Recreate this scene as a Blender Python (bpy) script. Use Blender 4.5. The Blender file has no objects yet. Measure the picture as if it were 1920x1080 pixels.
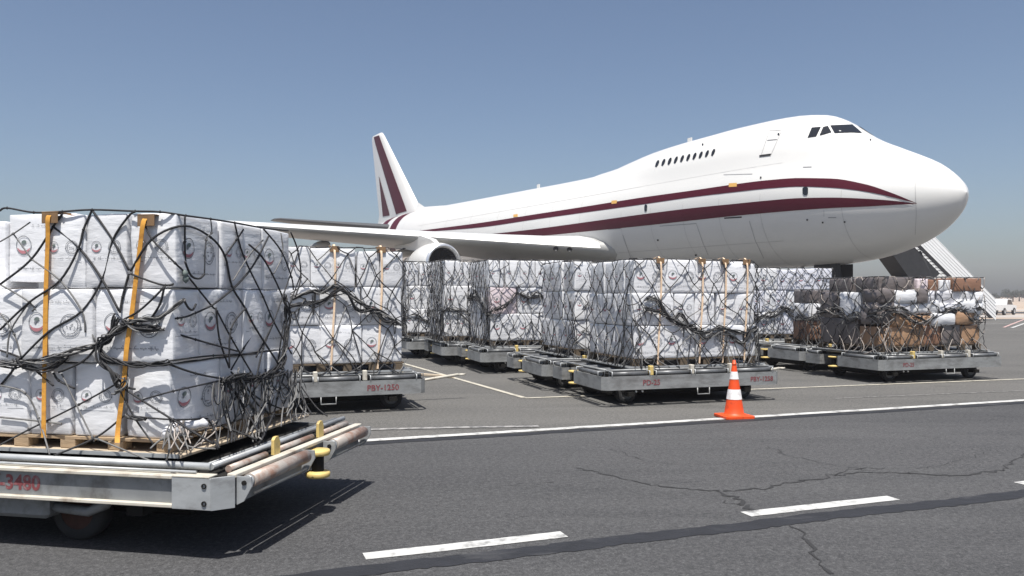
import bpy, math, random
from mathutils import Vector, Matrix, noise
R=math.radians
SC=bpy.context.scene
COL=SC.collection
# ------------------------------------------------------------------ camera, sky, sun, exposure
H=1.685; F=1500.0; Y0=557.0          # eye height, focal length in photo pixels, horizon row (photo 1920x1080)
cam=bpy.data.cameras.new('camera'); co=bpy.data.objects.new('camera',cam); COL.objects.link(co)
co.location=(0,0,H); co.rotation_euler=(R(90),0,0)
cam.sensor_width=36; cam.lens=36*F/1920; cam.shift_y=(Y0-540)/1920; cam.clip_start=.1; cam.clip_end=20000
SC.camera=co
SUN_EL,SUN_AZ=R(69),R(181)         # azimuth measured clockwise from +Y (view direction)
w=bpy.data.worlds.new('World'); SC.world=w; w.use_nodes=True
nt=w.node_tree; nt.nodes.clear()
sky=nt.nodes.new('ShaderNodeTexSky'); sky.sky_type='NISHITA'; sky.sun_disc=False
sky.sun_elevation=SUN_EL; sky.sun_rotation=SUN_AZ; sky.altitude=30; sky.air_density=.88; sky.dust_density=2.1; sky.ozone_density=1.2
bg=nt.nodes.new('ShaderNodeBackground'); bg.inputs['Strength'].default_value=.086
wo=nt.nodes.new('ShaderNodeOutputWorld')
nt.links.new(sky.outputs[0],bg.inputs[0]); nt.links.new(bg.outputs[0],wo.inputs[0])
sl=bpy.data.lights.new('sun','SUN'); sl.energy=5.0; sl.angle=R(.53); sl.color=(1,.965,.91)
so=bpy.data.objects.new('sun',sl); COL.objects.link(so)
sd=Vector((math.sin(SUN_AZ)*math.cos(SUN_EL),math.cos(SUN_AZ)*math.cos(SUN_EL),math.sin(SUN_EL)))
so.rotation_euler=(-sd).to_track_quat('-Z','Y').to_euler(); so.location=sd*200
vs=SC.view_settings; vs.view_transform='Standard'; vs.look='None'; vs.exposure=.45; vs.gamma=1; vs.use_curve_mapping=False
SC.cycles.max_bounces=8

DZ=.085                            # height of the dollies' reference level above the ground
# ------------------------------------------------------------------ helpers
rnd=random.Random(7)
def P(px,py,z=0.0):
    "photo pixel -> point on the horizontal plane at height z"
    Y=(H-z)*F/(py-Y0); return Vector(((px-960)*Y/F,Y,z))
def mat(name,col,rough=.6,metal=0.,var=.0,vscale=4.,bump=0.,bscale=30.,coat=0.,dirt=None,dscale=1.5,dth=(.5,.75),stretch=(1,1,1),spec=.5,vdetail=4.,damt=1.):
    m=bpy.data.materials.new(name); m.use_nodes=True; n=m.node_tree.nodes; l=m.node_tree.links
    b=n['Principled BSDF']; b.inputs['Roughness'].default_value=rough; b.inputs['Metallic'].default_value=metal
    b.inputs['Specular IOR Level'].default_value=spec
    b.inputs['Coat Weight'].default_value=coat; b.inputs['Coat Roughness'].default_value=.15
    c=(*col,1)
    b.inputs['Base Color'].default_value=c
    tc=n.new('ShaderNodeTexCoord'); mp=n.new('ShaderNodeMapping'); mp.inputs['Scale'].default_value=stretch
    l.new(tc.outputs['Object'],mp.inputs['Vector'])
    out=None
    if var>0:
        t=n.new('ShaderNodeTexNoise'); t.inputs['Scale'].default_value=vscale; t.inputs['Detail'].default_value=vdetail; t.inputs['Roughness'].default_value=.6
        l.new(mp.outputs[0],t.inputs['Vector'])
        r=n.new('ShaderNodeMapRange'); r.inputs['From Min'].default_value=.25; r.inputs['From Max'].default_value=.75
        r.inputs['To Min'].default_value=1-var; r.inputs['To Max'].default_value=1+var
        l.new(t.outputs['Fac'],r.inputs['Value'])
        mx=n.new('ShaderNodeMix'); mx.data_type='RGBA'; mx.blend_type='MULTIPLY'; mx.inputs['Factor'].default_value=1
        mx.inputs['A'].default_value=c; l.new(r.outputs[0],mx.inputs['B']); out=mx.outputs['Result']
    if dirt:
        t=n.new('ShaderNodeTexNoise'); t.inputs['Scale'].default_value=dscale; t.inputs['Detail'].default_value=8; t.inputs['Roughness'].default_value=.65
        l.new(mp.outputs[0],t.inputs['Vector'])
        r=n.new('ShaderNodeMapRange'); r.inputs['From Min'].default_value=dth[0]; r.inputs['From Max'].default_value=dth[1]; r.inputs['To Max'].default_value=damt
        l.new(t.outputs['Fac'],r.inputs['Value'])
        mx=n.new('ShaderNodeMix'); mx.data_type='RGBA'; l.new(r.outputs[0],mx.inputs['Factor'])
        if out: l.new(out,mx.inputs['A'])
        else: mx.inputs['A'].default_value=c
        mx.inputs['B'].default_value=(*dirt,1); out=mx.outputs['Result']
    if out: l.new(out,b.inputs['Base Color'])
    if bump>0:
        t=n.new('ShaderNodeTexNoise'); t.inputs['Scale'].default_value=bscale; t.inputs['Detail'].default_value=5
        l.new(mp.outputs[0],t.inputs['Vector'])
        bp=n.new('ShaderNodeBump'); bp.inputs['Strength'].default_value=bump; bp.inputs['Distance'].default_value=.02
        l.new(t.outputs['Fac'],bp.inputs['Height']); l.new(bp.outputs[0],b.inputs['Normal'])
    return m
M={}
def asphalt(name,col,light,dark):
    m=bpy.data.materials.new(name); m.use_nodes=True; n=m.node_tree.nodes; l=m.node_tree.links
    b=n['Principled BSDF']; b.inputs['Roughness'].default_value=.88; b.inputs['Specular IOR Level'].default_value=.3
    tc=n.new('ShaderNodeTexCoord')
    def nz(s,d,r=.6,st=(1,1,1)):
        mp=n.new('ShaderNodeMapping'); mp.inputs['Scale'].default_value=st; mp.inputs['Rotation'].default_value=(0,0,R(-20)); l.new(tc.outputs['Object'],mp.inputs['Vector'])
        t=n.new('ShaderNodeTexNoise'); t.inputs['Scale'].default_value=s; t.inputs['Detail'].default_value=d; t.inputs['Roughness'].default_value=r
        l.new(mp.outputs[0],t.inputs['Vector']); return t.outputs['Fac']
    def rng(v,a,b_,c,d):
        r=n.new('ShaderNodeMapRange'); r.inputs['From Min'].default_value=a; r.inputs['From Max'].default_value=b_; r.inputs['To Min'].default_value=c; r.inputs['To Max'].default_value=d
        l.new(v,r.inputs['Value']); return r.outputs[0]
    def mix(f,a,b_):
        x=n.new('ShaderNodeMix'); x.data_type='RGBA'; l.new(f,x.inputs['Factor'])
        for k,v in (('A',a),('B',b_)):
            if isinstance(v,tuple): x.inputs[k].default_value=(*v,1)
            else: l.new(v,x.inputs[k])
        return x.outputs['Result']
    c=mix(rng(nz(.35,6,.6,(.3,1,1)),.36,.66,0,1),tuple(x*.92 for x in col),tuple(x*1.12 for x in light))
    c=mix(rng(nz(1.1,7,.65,(.22,1,1)),.5,.75,0,.85),c,tuple(x*.85 for x in dark))
    c=mix(rng(nz(.8,5,.6,(.08,1.6,1)),.55,.72,0,.5),c,tuple(x*1.25 for x in light))
    g=nz(75,3,.8); g2=nz(150,2,.8)
    c=mix(rng(nz(20,8,.85),.44,.66,0,.8),c,tuple(x*.42 for x in dark)); c=mix(rng(nz(27,8,.85),.48,.7,0,.8),c,tuple(min(1,x*1.9) for x in light))
    c=mix(rng(nz(.9,4,.55),.66,.8,0,.6),c,tuple(x*.5 for x in dark))
    c=mix(rng(g,.36,.66,.42,0),c,tuple(x*.25 for x in dark))
    c=mix(rng(g2,.56,.74,0,.5),c,tuple(min(1,x*2.6) for x in light))
    l.new(c,b.inputs['Base Color'])
    bp=n.new('ShaderNodeBump'); bp.inputs['Strength'].default_value=.5; bp.inputs['Distance'].default_value=.006
    l.new(g,bp.inputs['Height']); l.new(bp.outputs[0],b.inputs['Normal'])
    return m
def worn(name,col,under,th=(.52,.62),scale=6.):
    return mat(name,col,.75,var=.12,vscale=9,dirt=under,dscale=scale,dth=th,bump=.25,bscale=120,damt=.85)

class MB:
    def __init__(s): s.v=[]; s.f=[]; s.m=[]; s.sm=[]
    def add(s,vs,fs,mi=0,sm=False):
        o=len(s.v); s.v+= [tuple(v) for v in vs]
        for f in fs: s.f.append(tuple(i+o for i in f)); s.m.append(mi); s.sm.append(sm)
        return s
    def box(s,a,b,mi=0,mtx=None,bev=0.):
        x0,y0,z0=a; x1,y1,z1=b
        if bev>0:
            e=bev; vs=[]; 
            for z,i in ((z0,e),(z0+e,0),(z1-e,0),(z1,e)):
                vs+=[(x0+i+(e if i==0 else 0),y0+i,z),(x1-i-(e if i==0 else 0),y0+i,z),(x1-i,y0+i+(e if i==0 else 0),z),(x1-i,y1-i-(e if i==0 else 0),z),(x1-i-(e if i==0 else 0),y1-i,z),(x0+i+(e if i==0 else 0),y1-i,z),(x0+i,y1-i-(e if i==0 else 0),z),(x0+i,y0+i+(e if i==0 else 0),z)]
            fs=[tuple(range(7,-1,-1)),tuple(range(24,32))]
            for k in range(3):
                for j in range(8): fs.append((k*8+j,k*8+(j+1)%8,k*8+8+(j+1)%8,k*8+8+j))
        else:
            vs=[(x0,y0,z0),(x1,y0,z0),(x1,y1,z0),(x0,y1,z0),(x0,y0,z1),(x1,y0,z1),(x1,y1,z1),(x0,y1,z1)]
            fs=[(3,2,1,0),(4,5,6,7),(0,1,5,4),(1,2,6,5),(2,3,7,6),(3,0,4,7)]
        if mtx: vs=[mtx@Vector(v) for v in vs]
        return s.add(vs,fs,mi)
    def prism(s,poly,z0,z1,mi=0):
        n=len(poly); vs=[(p[0],p[1],z0) for p in poly]+[(p[0],p[1],z1) for p in poly]
        fs=[tuple(range(n-1,-1,-1)),tuple(range(n,2*n))]+[(i,(i+1)%n,n+(i+1)%n,n+i) for i in range(n)]
        return s.add(vs,fs,mi)
    def tube(s,pts,r,n=6,mi=0,caps=True,sm=True):
        pts=[Vector(p) for p in pts]
        if len(pts)<2: return s
        rs=r if isinstance(r,(list,tuple)) else [r]*len(pts)
        vs=[]; up=None
        for i,p in enumerate(pts):
            t=(pts[min(i+1,len(pts)-1)]-pts[max(i-1,0)])
            if t.length<1e-9: t=Vector((0,0,1))
            t.normalize()
            if up is None: up=Vector((0,0,1)) if abs(t.z)<.9 else Vector((1,0,0))
            x=t.cross(up)
            if x.length<1e-6: x=t.orthogonal()
            x.normalize(); y=x.cross(t); up=y
            for k in range(n):
                a=2*math.pi*k/n; vs.append(p+x*math.cos(a)*rs[i]+y*math.sin(a)*rs[i])
        fs=[]
        for i in range(len(pts)-1):
            for k in range(n): fs.append((i*n+k,i*n+(k+1)%n,(i+1)*n+(k+1)%n,(i+1)*n+k))
        s.add(vs,fs,mi,sm)
        if caps:
            o=len(s.v)-len(vs); 
            s.f.append(tuple(o+k for k in range(n-1,-1,-1))); s.m.append(mi); s.sm.append(False)
            e=o+(len(pts)-1)*n; s.f.append(tuple(e+k for k in range(n))); s.m.append(mi); s.sm.append(False)
        return s
    def lathe(s,prof,n=16,mi=0,mtx=None,sm=True,a0=0,close=True):
        "prof: list of (radius,z)"
        vs=[]
        for r,z in prof:
            for k in range(n):
                a=a0+2*math.pi*k/n; v=Vector((r*math.cos(a),r*math.sin(a),z)); vs.append(mtx@v if mtx else v)
        fs=[]
        for i in range(len(prof)-1):
            for k in range(n): fs.append((i*n+k,i*n+(k+1)%n,(i+1)*n+(k+1)%n,(i+1)*n+k))
        s.add(vs,fs,mi,sm)
        return s
    def grid(s,rows,mi=0,sm=True,flip=False):
        n=len(rows[0]); vs=[p for r in rows for p in r]; fs=[]
        for i in range(len(rows)-1):
            for j in range(n-1):
                q=(i*n+j,i*n+j+1,(i+1)*n+j+1,(i+1)*n+j); fs.append(q[::-1] if flip else q)
        return s.add(vs,fs,mi,sm)
    def mesh(s,name,mats):
        me=bpy.data.meshes.new(name); me.from_pydata(s.v,[],s.f)
        for m in (mats if isinstance(mats,(list,tuple)) else [mats]): me.materials.append(M[m])
        me.polygons.foreach_set('material_index',s.m); me.polygons.foreach_set('use_smooth',s.sm)
        me.update(); return me
    def build(s,name,mats,parent=None):
        return link(name,s.mesh(name,mats),parent)
def link(name,me,parent=None,mtx=None):
    o=bpy.data.objects.new(name,me); COL.objects.link(o)
    if parent: o.parent=parent
    if mtx is not None: o.matrix_local=mtx
    return o
def tag(o,label,cat,group=None):
    o['label']=label; o['category']=cat
    if group: o['group']=group
    return o
def empty(name,loc=(0,0,0),rz=0):
    o=bpy.data.objects.new(name,None); COL.objects.link(o); o.location=loc; o.rotation_euler=(0,0,rz); o.empty_display_size=.2; return o
def struct(o): o['kind']='structure'; return o
def copy_tree(o,parent=None):
    c=o.copy(); COL.objects.link(c)
    if parent: c.parent=parent
    for ch in o.children: copy_tree(ch,c)
    return c
def text_mesh(txt,size,name='lettering',matn='stencil',bold=0.):
    cu=bpy.data.curves.new(name,'FONT'); cu.body=txt; cu.size=size; cu.offset=bold; cu.resolution_u=3
    o=bpy.data.objects.new(name,cu); COL.objects.link(o)
    me=bpy.data.meshes.new_from_object(o.evaluated_get(bpy.context.evaluated_depsgraph_get()))
    bpy.data.objects.remove(o); bpy.data.curves.remove(cu)
    me.name=name; me.materials.clear(); me.materials.append(M[matn]); return me
def lerp(a,b,t): return a+(b-a)*t
def interp(tab,x):
    if x<=tab[0][0]: return tab[0][1]
    for (a,va),(b,vb) in zip(tab,tab[1:]):
        if x<=b: return va+(vb-va)*(x-a)/(b-a)
    return tab[-1][1]
def pchip(tab):
    xs=[t[0] for t in tab]; ys=[t[1] for t in tab]; n=len(xs)
    d=[(ys[i+1]-ys[i])/(xs[i+1]-xs[i]) for i in range(n-1)]; m=[d[0]]
    for i in range(1,n-1): m.append(0 if d[i-1]*d[i]<=0 else 2*d[i-1]*d[i]/(d[i-1]+d[i]))
    m.append(d[-1])
    def f(x):
        if x<=xs[0]: return ys[0]
        if x>=xs[-1]: return ys[-1]
        i=max(k for k in range(n-1) if xs[k]<=x); h=xs[i+1]-xs[i]; t=(x-xs[i])/h
        return (2*t**3-3*t*t+1)*ys[i]+(t**3-2*t*t+t)*h*m[i]+(-2*t**3+3*t*t)*ys[i+1]+(t**3-t*t)*h*m[i+1]
    return f

# ------------------------------------------------------------------ materials
M['road']=asphalt('road_asphalt',(.064,.064,.067),(.085,.085,.086),(.047,.048,.051))
M['apron']=asphalt('apron_asphalt',(.112,.109,.103),(.14,.136,.128),(.084,.083,.081))
M['white_line']=worn('white_line_paint',(.49,.49,.475),(.13,.13,.13),(.50,.66),6)
M['faded_line']=worn('faded_line_paint',(.34,.33,.32),(.10,.10,.10),(.42,.56),9)
M['red_line']=worn('red_line_paint',(.5,.33,.31),(.2,.16,.15))
M['yellow_line']=worn('yellowed_line_paint',(.46,.43,.36),(.12,.12,.11),(.5,.66),7)
M['tar']=mat('tar_seam',(.014,.015,.019),.75,var=.3,vscale=8,bump=.6,bscale=40,dirt=(.05,.05,.053),dscale=3,dth=(.56,.72),stretch=(.5,1,1))
M['crack']=mat('crack_filler',(.024,.024,.025),.9)
M['concrete']=mat('pale_concrete',(.36,.33,.30),.85,var=.12,vscale=.3)
M['sand']=mat('desert_sand',(.40,.32,.25),.95,var=.2,vscale=.05,stretch=(.3,1,1))
M['plane_white']=mat('aircraft_white_paint',(.70,.695,.67),.3,var=.02,vscale=.6,dirt=(.60,.585,.55),dscale=.9,dth=(.55,.8),stretch=(.25,1,1),damt=.35,coat=.3)
M['maroon']=mat('maroon_paint',(.068,.004,.014),.5,var=.05,vscale=1,spec=.2)
M['wing_grey']=mat('wing_grey_paint',(.36,.36,.345),.4,var=.06,vscale=.8,dirt=(.30,.29,.27),dscale=.7,dth=(.5,.8),stretch=(.4,1,1),damt=.5)
M['bare']=mat('bare_aluminium',(.74,.75,.76),.28,.75,var=.06,vscale=2)
M['slat']=mat('slat_paint',(.62,.62,.61),.38,.15,var=.05,vscale=1)
M['tail_grey']=mat('tailplane_underside_grey',(.065,.068,.072),.5,var=.08,vscale=1)  # dark tone puts the shade of the underside into the tailplane colour
M['panel_line']=mat('panel_line',(.36,.36,.36),.6)
M['black']=mat('dark_intake',(.012,.012,.013),.6)
M['fan']=mat('fan_blade',(.035,.035,.037),.4,.6)
M['pane']=mat('window_pane',(.012,.014,.017),.08,spec=.6)
M['ink_small']=mat('small_stencil',(.25,.25,.26),.6)
M['amber']=mat('amber_placard',(.62,.36,.10),.5)
M['rubber']=mat('tyre_rubber',(.022,.022,.023),.85,var=.2,vscale=12)
M['gear']=mat('gear_metal',(.35,.36,.37),.45,.4,var=.1,vscale=4)
M['galv']=mat('galvanised_steel',(.41,.425,.43),.48,.35,var=.14,vscale=5,dirt=(.16,.155,.15),dscale=3.2,dth=(.52,.72),stretch=(1,1,2.5),damt=.75)
M['galv_mid']=mat('dull_galvanised_steel',(.285,.292,.29),.5,.3,var=.2,vscale=4,dirt=(.11,.105,.10),dscale=2.6,dth=(.47,.7),stretch=(1,1,2.5),damt=.8)
M['galv_dark']=mat('weathered_steel',(.24,.25,.255),.55,.3,var=.18,vscale=4,dirt=(.09,.085,.08),dscale=3,dth=(.5,.7))
M['cream']=mat('aged_cream_steel',(.52,.49,.42),.55,.0,var=.1,vscale=6,dirt=(.25,.20,.15),dscale=5,dth=(.52,.7))
M['under']=mat('grimy_chassis',(.014,.0135,.013),.8,.0,var=.3,vscale=5,spec=.2)  # near-black colour stands in for the deep shade beneath the dollies
M['roller']=mat('dark_roller',(.16,.165,.17),.45,.4,var=.15,vscale=8,dirt=(.06,.06,.06),dscale=5)
M['roller_rust']=mat('worn_roller',(.42,.38,.34),.5,.2,var=.15,vscale=6,dirt=(.27,.13,.08),dscale=5,dth=(.45,.6),damt=.8)
M['yellow']=mat('faded_yellow_paint',(.60,.45,.16),.55,var=.12,vscale=8,dirt=(.30,.22,.12),dscale=9,dth=(.55,.7))
M['stencil']=mat('red_stencil_paint',(.20,.05,.055),.7,var=.25,vscale=20,dirt=(.27,.24,.235),dscale=20,dth=(.54,.66),damt=.7)
M['wood_dark']=mat('dark_pallet_wood',(.10,.075,.05),.85,var=.3,vscale=5,stretch=(1,8,8))  # wood darkened to paint the shaded gap beneath the farther loads
M['wood']=mat('pallet_wood',(.34,.25,.16),.8,var=.25,vscale=5,stretch=(1,8,8),bump=.3,bscale=20)
M['plywood']=mat('dusty_plywood',(.46,.38,.28),.8,var=.18,vscale=4,dirt=(.25,.2,.15),dscale=4)
M['rust']=mat('rusty_rim',(.05,.02,.013),.85,var=.3,vscale=14)  # rust brown, darkened further to paint the shade under the nearest dolly
M['rim_dark']=mat('dull_rim',(.16,.16,.16),.6,.3,var=.2,vscale=8)  # rim grey darkened to paint the shade around the dolly wheels
M['rim']=mat('grey_rim',(.45,.45,.44),.5,.4,var=.1)
M['cord']=mat('dark_net_cord',(.022,.022,.024),.75,var=.35,vscale=20)
M['cord_grey']=mat('grey_net_cord',(.15,.148,.145),.8,var=.3,vscale=18)
M['cord_tan']=mat('dusty_net_cord',(.33,.29,.26),.8,var=.25,vscale=18)
M['orange']=mat('orange_webbing',(.62,.30,.045),.6,var=.2,vscale=12,dirt=(.36,.15,.03),dscale=7,dth=(.5,.7),stretch=(1,1,2))
M['orange_pale']=mat('sun_bleached_webbing',(.74,.55,.38),.6,var=.2,vscale=12)
M['protector']=mat('brown_edge_protector',(.20,.12,.06),.7,var=.3,vscale=10)
M['ink']=mat('grey_print',(.17,.18,.20),.7,var=.2,vscale=40)
M['ink_blue']=mat('blue_marker',(.10,.13,.42),.7)
M['ink_red']=mat('red_print',(.42,.17,.19),.7)
M['ink_green']=mat('green_print',(.13,.16,.15),.7)
def film(name,col,var=.07,dirt=None,rough=.3,coat=.5,bump=.38):
    return mat(name,col,rough,var=var,vscale=2.5,bump=bump,bscale=5.5,coat=coat,stretch=(1,1,3.2),dirt=dirt,dscale=2.4,dth=(.5,.78),damt=.6)
M['carton']=film('film_wrapped_white_carton',(.74,.745,.76),dirt=(.52,.53,.56))
M['carton_b']=film('film_wrapped_pale_carton',(.68,.685,.70),dirt=(.46,.47,.50))
M['carton_blue']=film('film_wrapped_bluish_carton',(.70,.71,.77))
M['carton_pink']=film('film_wrapped_pink_carton',(.72,.62,.64))
M['carton_brown']=film('film_wrapped_brown_carton',(.25,.135,.085),.12,(.16,.09,.06),.55,.2)
M['carton_tan']=film('film_wrapped_tan_carton',(.36,.22,.13),.12,(.22,.13,.08),.55,.2)
M['carton_dark']=film('film_wrapped_grey_carton',(.15,.13,.125),.15,(.08,.07,.07),.4,.3)
M['sack']=film('crumpled_white_sack',(.62,.62,.65),.1,(.36,.36,.40),.35,.4,.9)
M['film']=mat('bunched_film',(.66,.66,.68),.2,coat=.5,var=.1,vscale=5,bump=.6,bscale=14)
M['cone_orange']=mat('cone_orange',(.74,.075,.010),.5,var=.1,vscale=6,dirt=(.30,.05,.025),dscale=9,dth=(.54,.74),damt=.75)
M['cone_white']=mat('cone_white',(.80,.79,.78),.5,var=.04,vscale=8,dirt=(.42,.36,.33),dscale=10,dth=(.52,.72),damt=.65)
M['stair_white']=mat('stair_white_panel',(.84,.84,.83),.4,var=.03,vscale=2)
M['stair_dark']=mat('stair_dark_steel',(.035,.035,.037),.6,.2,var=.2,vscale=3)
M['stair_grey']=mat('stair_grey_steel',(.3,.3,.3),.5,.3)
M['truck_white']=mat('truck_white',(.78,.78,.77),.3,coat=.4)
M['leaf']=mat('distant_leaves',(.035,.042,.03),.8,var=.3,vscale=.8)
M['bark']=mat('distant_bark',(.12,.09,.07),.9)

# ------------------------------------------------------------------ ground and markings
def sheet(name,quads,matn,z,parent=None):
    mb=MB()
    for q in quads: mb.add([(p[0],p[1],z) for p in q],[tuple(range(len(q)))])
    return mb.build(name,matn,parent)
LD=Vector((math.cos(R(20)),math.sin(R(20)))); LN=Vector((-LD.y,LD.x))     # traffic lane direction on the ground
base=struct(sheet('desert_ground',[[(-4000,-400),(5000,-400),(5000,6000),(-4000,6000)]],'sand',-.012))
apron=struct(sheet('apron',[[(-140,-60),(160,-60),(160,62),(-140,62)]],'apron',0))
conc=struct(sheet('concrete_taxiway',[[(-160,66),(300,66),(300,78),(-160,78)],[(-160,96),(300,96),(300,108),(-160,108)]],'concrete',-.006))
far_road=struct(sheet('service_road',[[(-160,82),(300,82),(300,92),(-160,92)]],'road',-.006))
def along(p0,a,b,n0,n1):
    "quad in lane coordinates: a..b along, n0..n1 across, from point p0"
    p=Vector((p0[0],p0[1])); return [p+LD*a+LN*n0,p+LD*b+LN*n0,p+LD*b+LN*n1,p+LD*a+LN*n1]
S0=P(650,829)
road=struct(sheet('road',[along(S0,-60,120,-22,-.16)],'road',.004))
def rag(p0,a,b,c0,w,step=.15,amp=.03,seed=1):
    r=random.Random(seed); p=Vector((p0[0],p0[1])); out=[]; x=a
    pts=[]
    while x<b:
        o=noise.noise(Vector((x*.7,seed,0)))*amp*2; pts.append((x,c0+o+r.uniform(-amp,amp)*.6,c0+w+o+r.uniform(-amp,amp)*.6)); x+=step*r.uniform(.6,1.4)
    for u,v in zip(pts,pts[1:]): out.append([p+LD*u[0]+LN*u[1],p+LD*v[0]+LN*v[1],p+LD*v[0]+LN*v[2],p+LD*u[0]+LN*u[2]])
    return out
struct(sheet('white_edge_line',rag(S0,-30,90,-.075,.15,.3,.006,3),'white_line',.008))
struct(sheet('edge_joint',rag(S0,-30,90,-.30,.17,.2,.02,5),'tar',.008))
D0=P(683,1045)
p=D0.copy()
for i in range(-2,10):
    q=Vector((D0.x,D0.y)); a=i*2.94
    struct(sheet('lane_dash',rag(q,a,a+1.49,-.07,.14,.12,.006,30+i),'white_line',.008))
struct(sheet('tar_seam',rag(D0,-12,60,-.36,.19,.07,.028,9),'tar',.0075))
BL=P(985,747); BR=P(1920,711); BB=P(785,690)
def strip2(name,pts,wd,m,z=.008,jit=0.,seed=0):
    r=random.Random(seed); mb=MB(); pts=[Vector((q[0],q[1])) for q in pts]; L=[];Rr=[]
    for i,q in enumerate(pts):
        t=(pts[min(i+1,len(pts)-1)]-pts[max(i-1,0)]).normalized(); nn=Vector((-t.y,t.x)); ww=wd*(1+r.uniform(-jit,jit))/2
        L.append(q+nn*ww); Rr.append(q-nn*ww)
    for i in range(len(pts)-1): mb.add([(*Rr[i],z),(*Rr[i+1],z),(*L[i+1],z),(*L[i],z)],[(0,1,2,3)])
    return mb.build(name,m)
bdir=(Vector((BR.x,BR.y))-Vector((BL.x,BL.y))).normalized()
bb=(Vector((BB.x,BB.y))-Vector((BL.x,BL.y))).normalized()
struct(strip2('bay_line',[BL,Vector((BL.x,BL.y))+bdir*30],.1,'yellow_line'))
struct(strip2('bay_line',[Vector((BL.x,BL.y))+bb*.05,Vector((BL.x,BL.y))+bb*14],.1,'yellow_line',.0085))
struct(strip2('faded_marking',[P(690,806),P(860,802),P(1010,800)],.12,'faded_line'))
struct(strip2('far_marking',[P(1838,607.5),P(1990,606)],.14,'white_line'))
struct(strip2('red_marking',[P(1882,614),P(1925,597)],.13,'red_line',.009))
struct(strip2('far_marking',[P(1897,615),P(1942,599)],.15,'white_line',.0095))
struct(strip2('far_marking',[P(1560,748),P(1920,733)],.03,'faded_line'))
def crack(pix,wd,seed,steps=14):
    r=random.Random(seed); pts=[P(*q) for q in pix]; out=[]
    for a,b in zip(pts,pts[1:]):
        n=max(3,int((b-a).length/.06))
        for i in range(n):
            q=a.lerp(b,i/n); q+=Vector((r.gauss(0,.026),r.gauss(0,.026),0)); out.append(q)
    out.append(pts[-1])
    return struct(strip2('crack',out,wd,'crack',.0078,.7,seed))
crack([(1418,962),(1385,940),(1345,922)],.04,11)
crack([(1345,922),(1300,918),(1220,912),(1140,892),(1080,878)],.02,1)
crack([(1345,922),(1420,917),(1500,905),(1560,893),(1640,886),(1700,888),(1790,893),(1880,884)],.024,2)
crack([(1640,886),(1560,872),(1480,855),(1440,838)],.008,3)
crack([(1480,985),(1510,1010),(1525,1040),(1560,1078)],.02,4)
crack([(1395,945),(1372,948),(1360,940)],.012,12)
crack([(1560,893),(1600,880),(1660,878)],.014,13)
crack([(1880,884),(1905,862),(1925,850)],.012,14)
crack([(955,912),(985,906),(1040,905)],.006,15)
crack([(1145,842),(1200,862),(1260,872)],.006,5)
crack([(1700,888),(1780,868),(1860,845)],.006,6)
# ------------------------------------------------------------------ pale worn patches are part of the asphalt material

# ------------------------------------------------------------------ cartons
TS=[-1,-.955,-.8,-.4,0,.4,.8,.955,1]
class Carton:
    cache={}
    def __init__(s,dim,seed,bulge=.014,wob=.009,r=.018):
        s.h=Vector(dim)/2; s.seed=seed; s.b=bulge; s.wob=wob; s.r=r
    def pos(s,a,b,c):
        h=s.h; p=Vector((a*h.x,b*h.y,c*h.z)); r=s.r
        q=Vector((max(-h.x+r,min(h.x-r,p.x)),max(-h.y+r,min(h.y-r,p.y)),max(-h.z+r,min(h.z-r,p.z))))
        d=p-q
        if d.length>1e-6: p=q+d.normalized()*r
        f=s.b
        p.x+=a**3*f*(1-b*b)*(1-c*c); p.y+=b**3*f*(1-a*a)*(1-c*c); p.z+=c**3*f*.4*(1-a*a)*(1-b*b)
        o=Vector((s.seed*3.7,s.seed*1.3,0))
        n=noise.noise_vector(p*4.5+o)*s.wob+noise.noise_vector(p*14+o)*s.wob*.3
        return p+n+Vector((0,0,h.z))
    def mesh(s,matn):
        n=len(TS)-1; idx={}; mb=MB()
        def vid(i,j,k):
            if (i,j,k) not in idx: idx[(i,j,k)]=len(mb.v); mb.v.append(tuple(s.pos(TS[i],TS[j],TS[k])))
            return idx[(i,j,k)]
        for i in range(n):
            for j in range(n):
                for q in (((0,i,j),(0,i,j+1),(0,i+1,j+1),(0,i+1,j)),((n,i,j),(n,i+1,j),(n,i+1,j+1),(n,i,j+1)),
                          ((i,0,j),(i+1,0,j),(i+1,0,j+1),(i,0,j+1)),((i,n,j),(i,n,j+1),(i+1,n,j+1),(i+1,n,j)),
                          ((i,j,0),(i,j+1,0),(i+1,j+1,0),(i+1,j,0)),((i,j,n),(i+1,j,n),(i+1,j+1,n),(i,j+1,n))):
                    mb.f.append(tuple(vid(*t) for t in q)); mb.m.append(0); mb.sm.append(True)
        return mb.mesh('carton',matn)
    def face_pt(s,face,x,y,off=.004):
        "x,y metres from the face centre; faces: f(-y) b(+y) l(-x) r(+x)"
        h=s.h; c=y/h.z
        if face=='f': return s.pos(x/h.x,-1,c)+Vector((0,-off,0))
        if face=='b': return s.pos(-x/h.x,1,c)+Vector((0,off,0))
        if face=='r': return s.pos(1,x/h.y,c)+Vector((off,0,0))
        return s.pos(-1,-x/h.y,c)+Vector((-off,0,0))
def ring(r0,r1,cx,cy,n=28,a0=0,a1=360,gap=0):
    out=[]
    for k in range(n):
        if gap and k%gap==gap-1: continue
        u=R(a0+(a1-a0)*k/n); v=R(a0+(a1-a0)*(k+1)/n)
        out.append([(cx+r0*math.cos(u),cy+r0*math.sin(u)),(cx+r1*math.cos(u),cy+r1*math.sin(u)),(cx+r1*math.cos(v),cy+r1*math.sin(v)),(cx+r0*math.cos(v),cy+r0*math.sin(v))])
    return out
def blob(cx,cy,rx,ry,n=7,a=0):
    return [[(cx+rx*math.cos(t)*math.cos(a)-ry*math.sin(t)*math.sin(a),cy+rx*math.cos(t)*math.sin(a)+ry*math.sin(t)*math.cos(a)) for t in [2*math.pi*k/n for k in range(n)]]]
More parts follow.
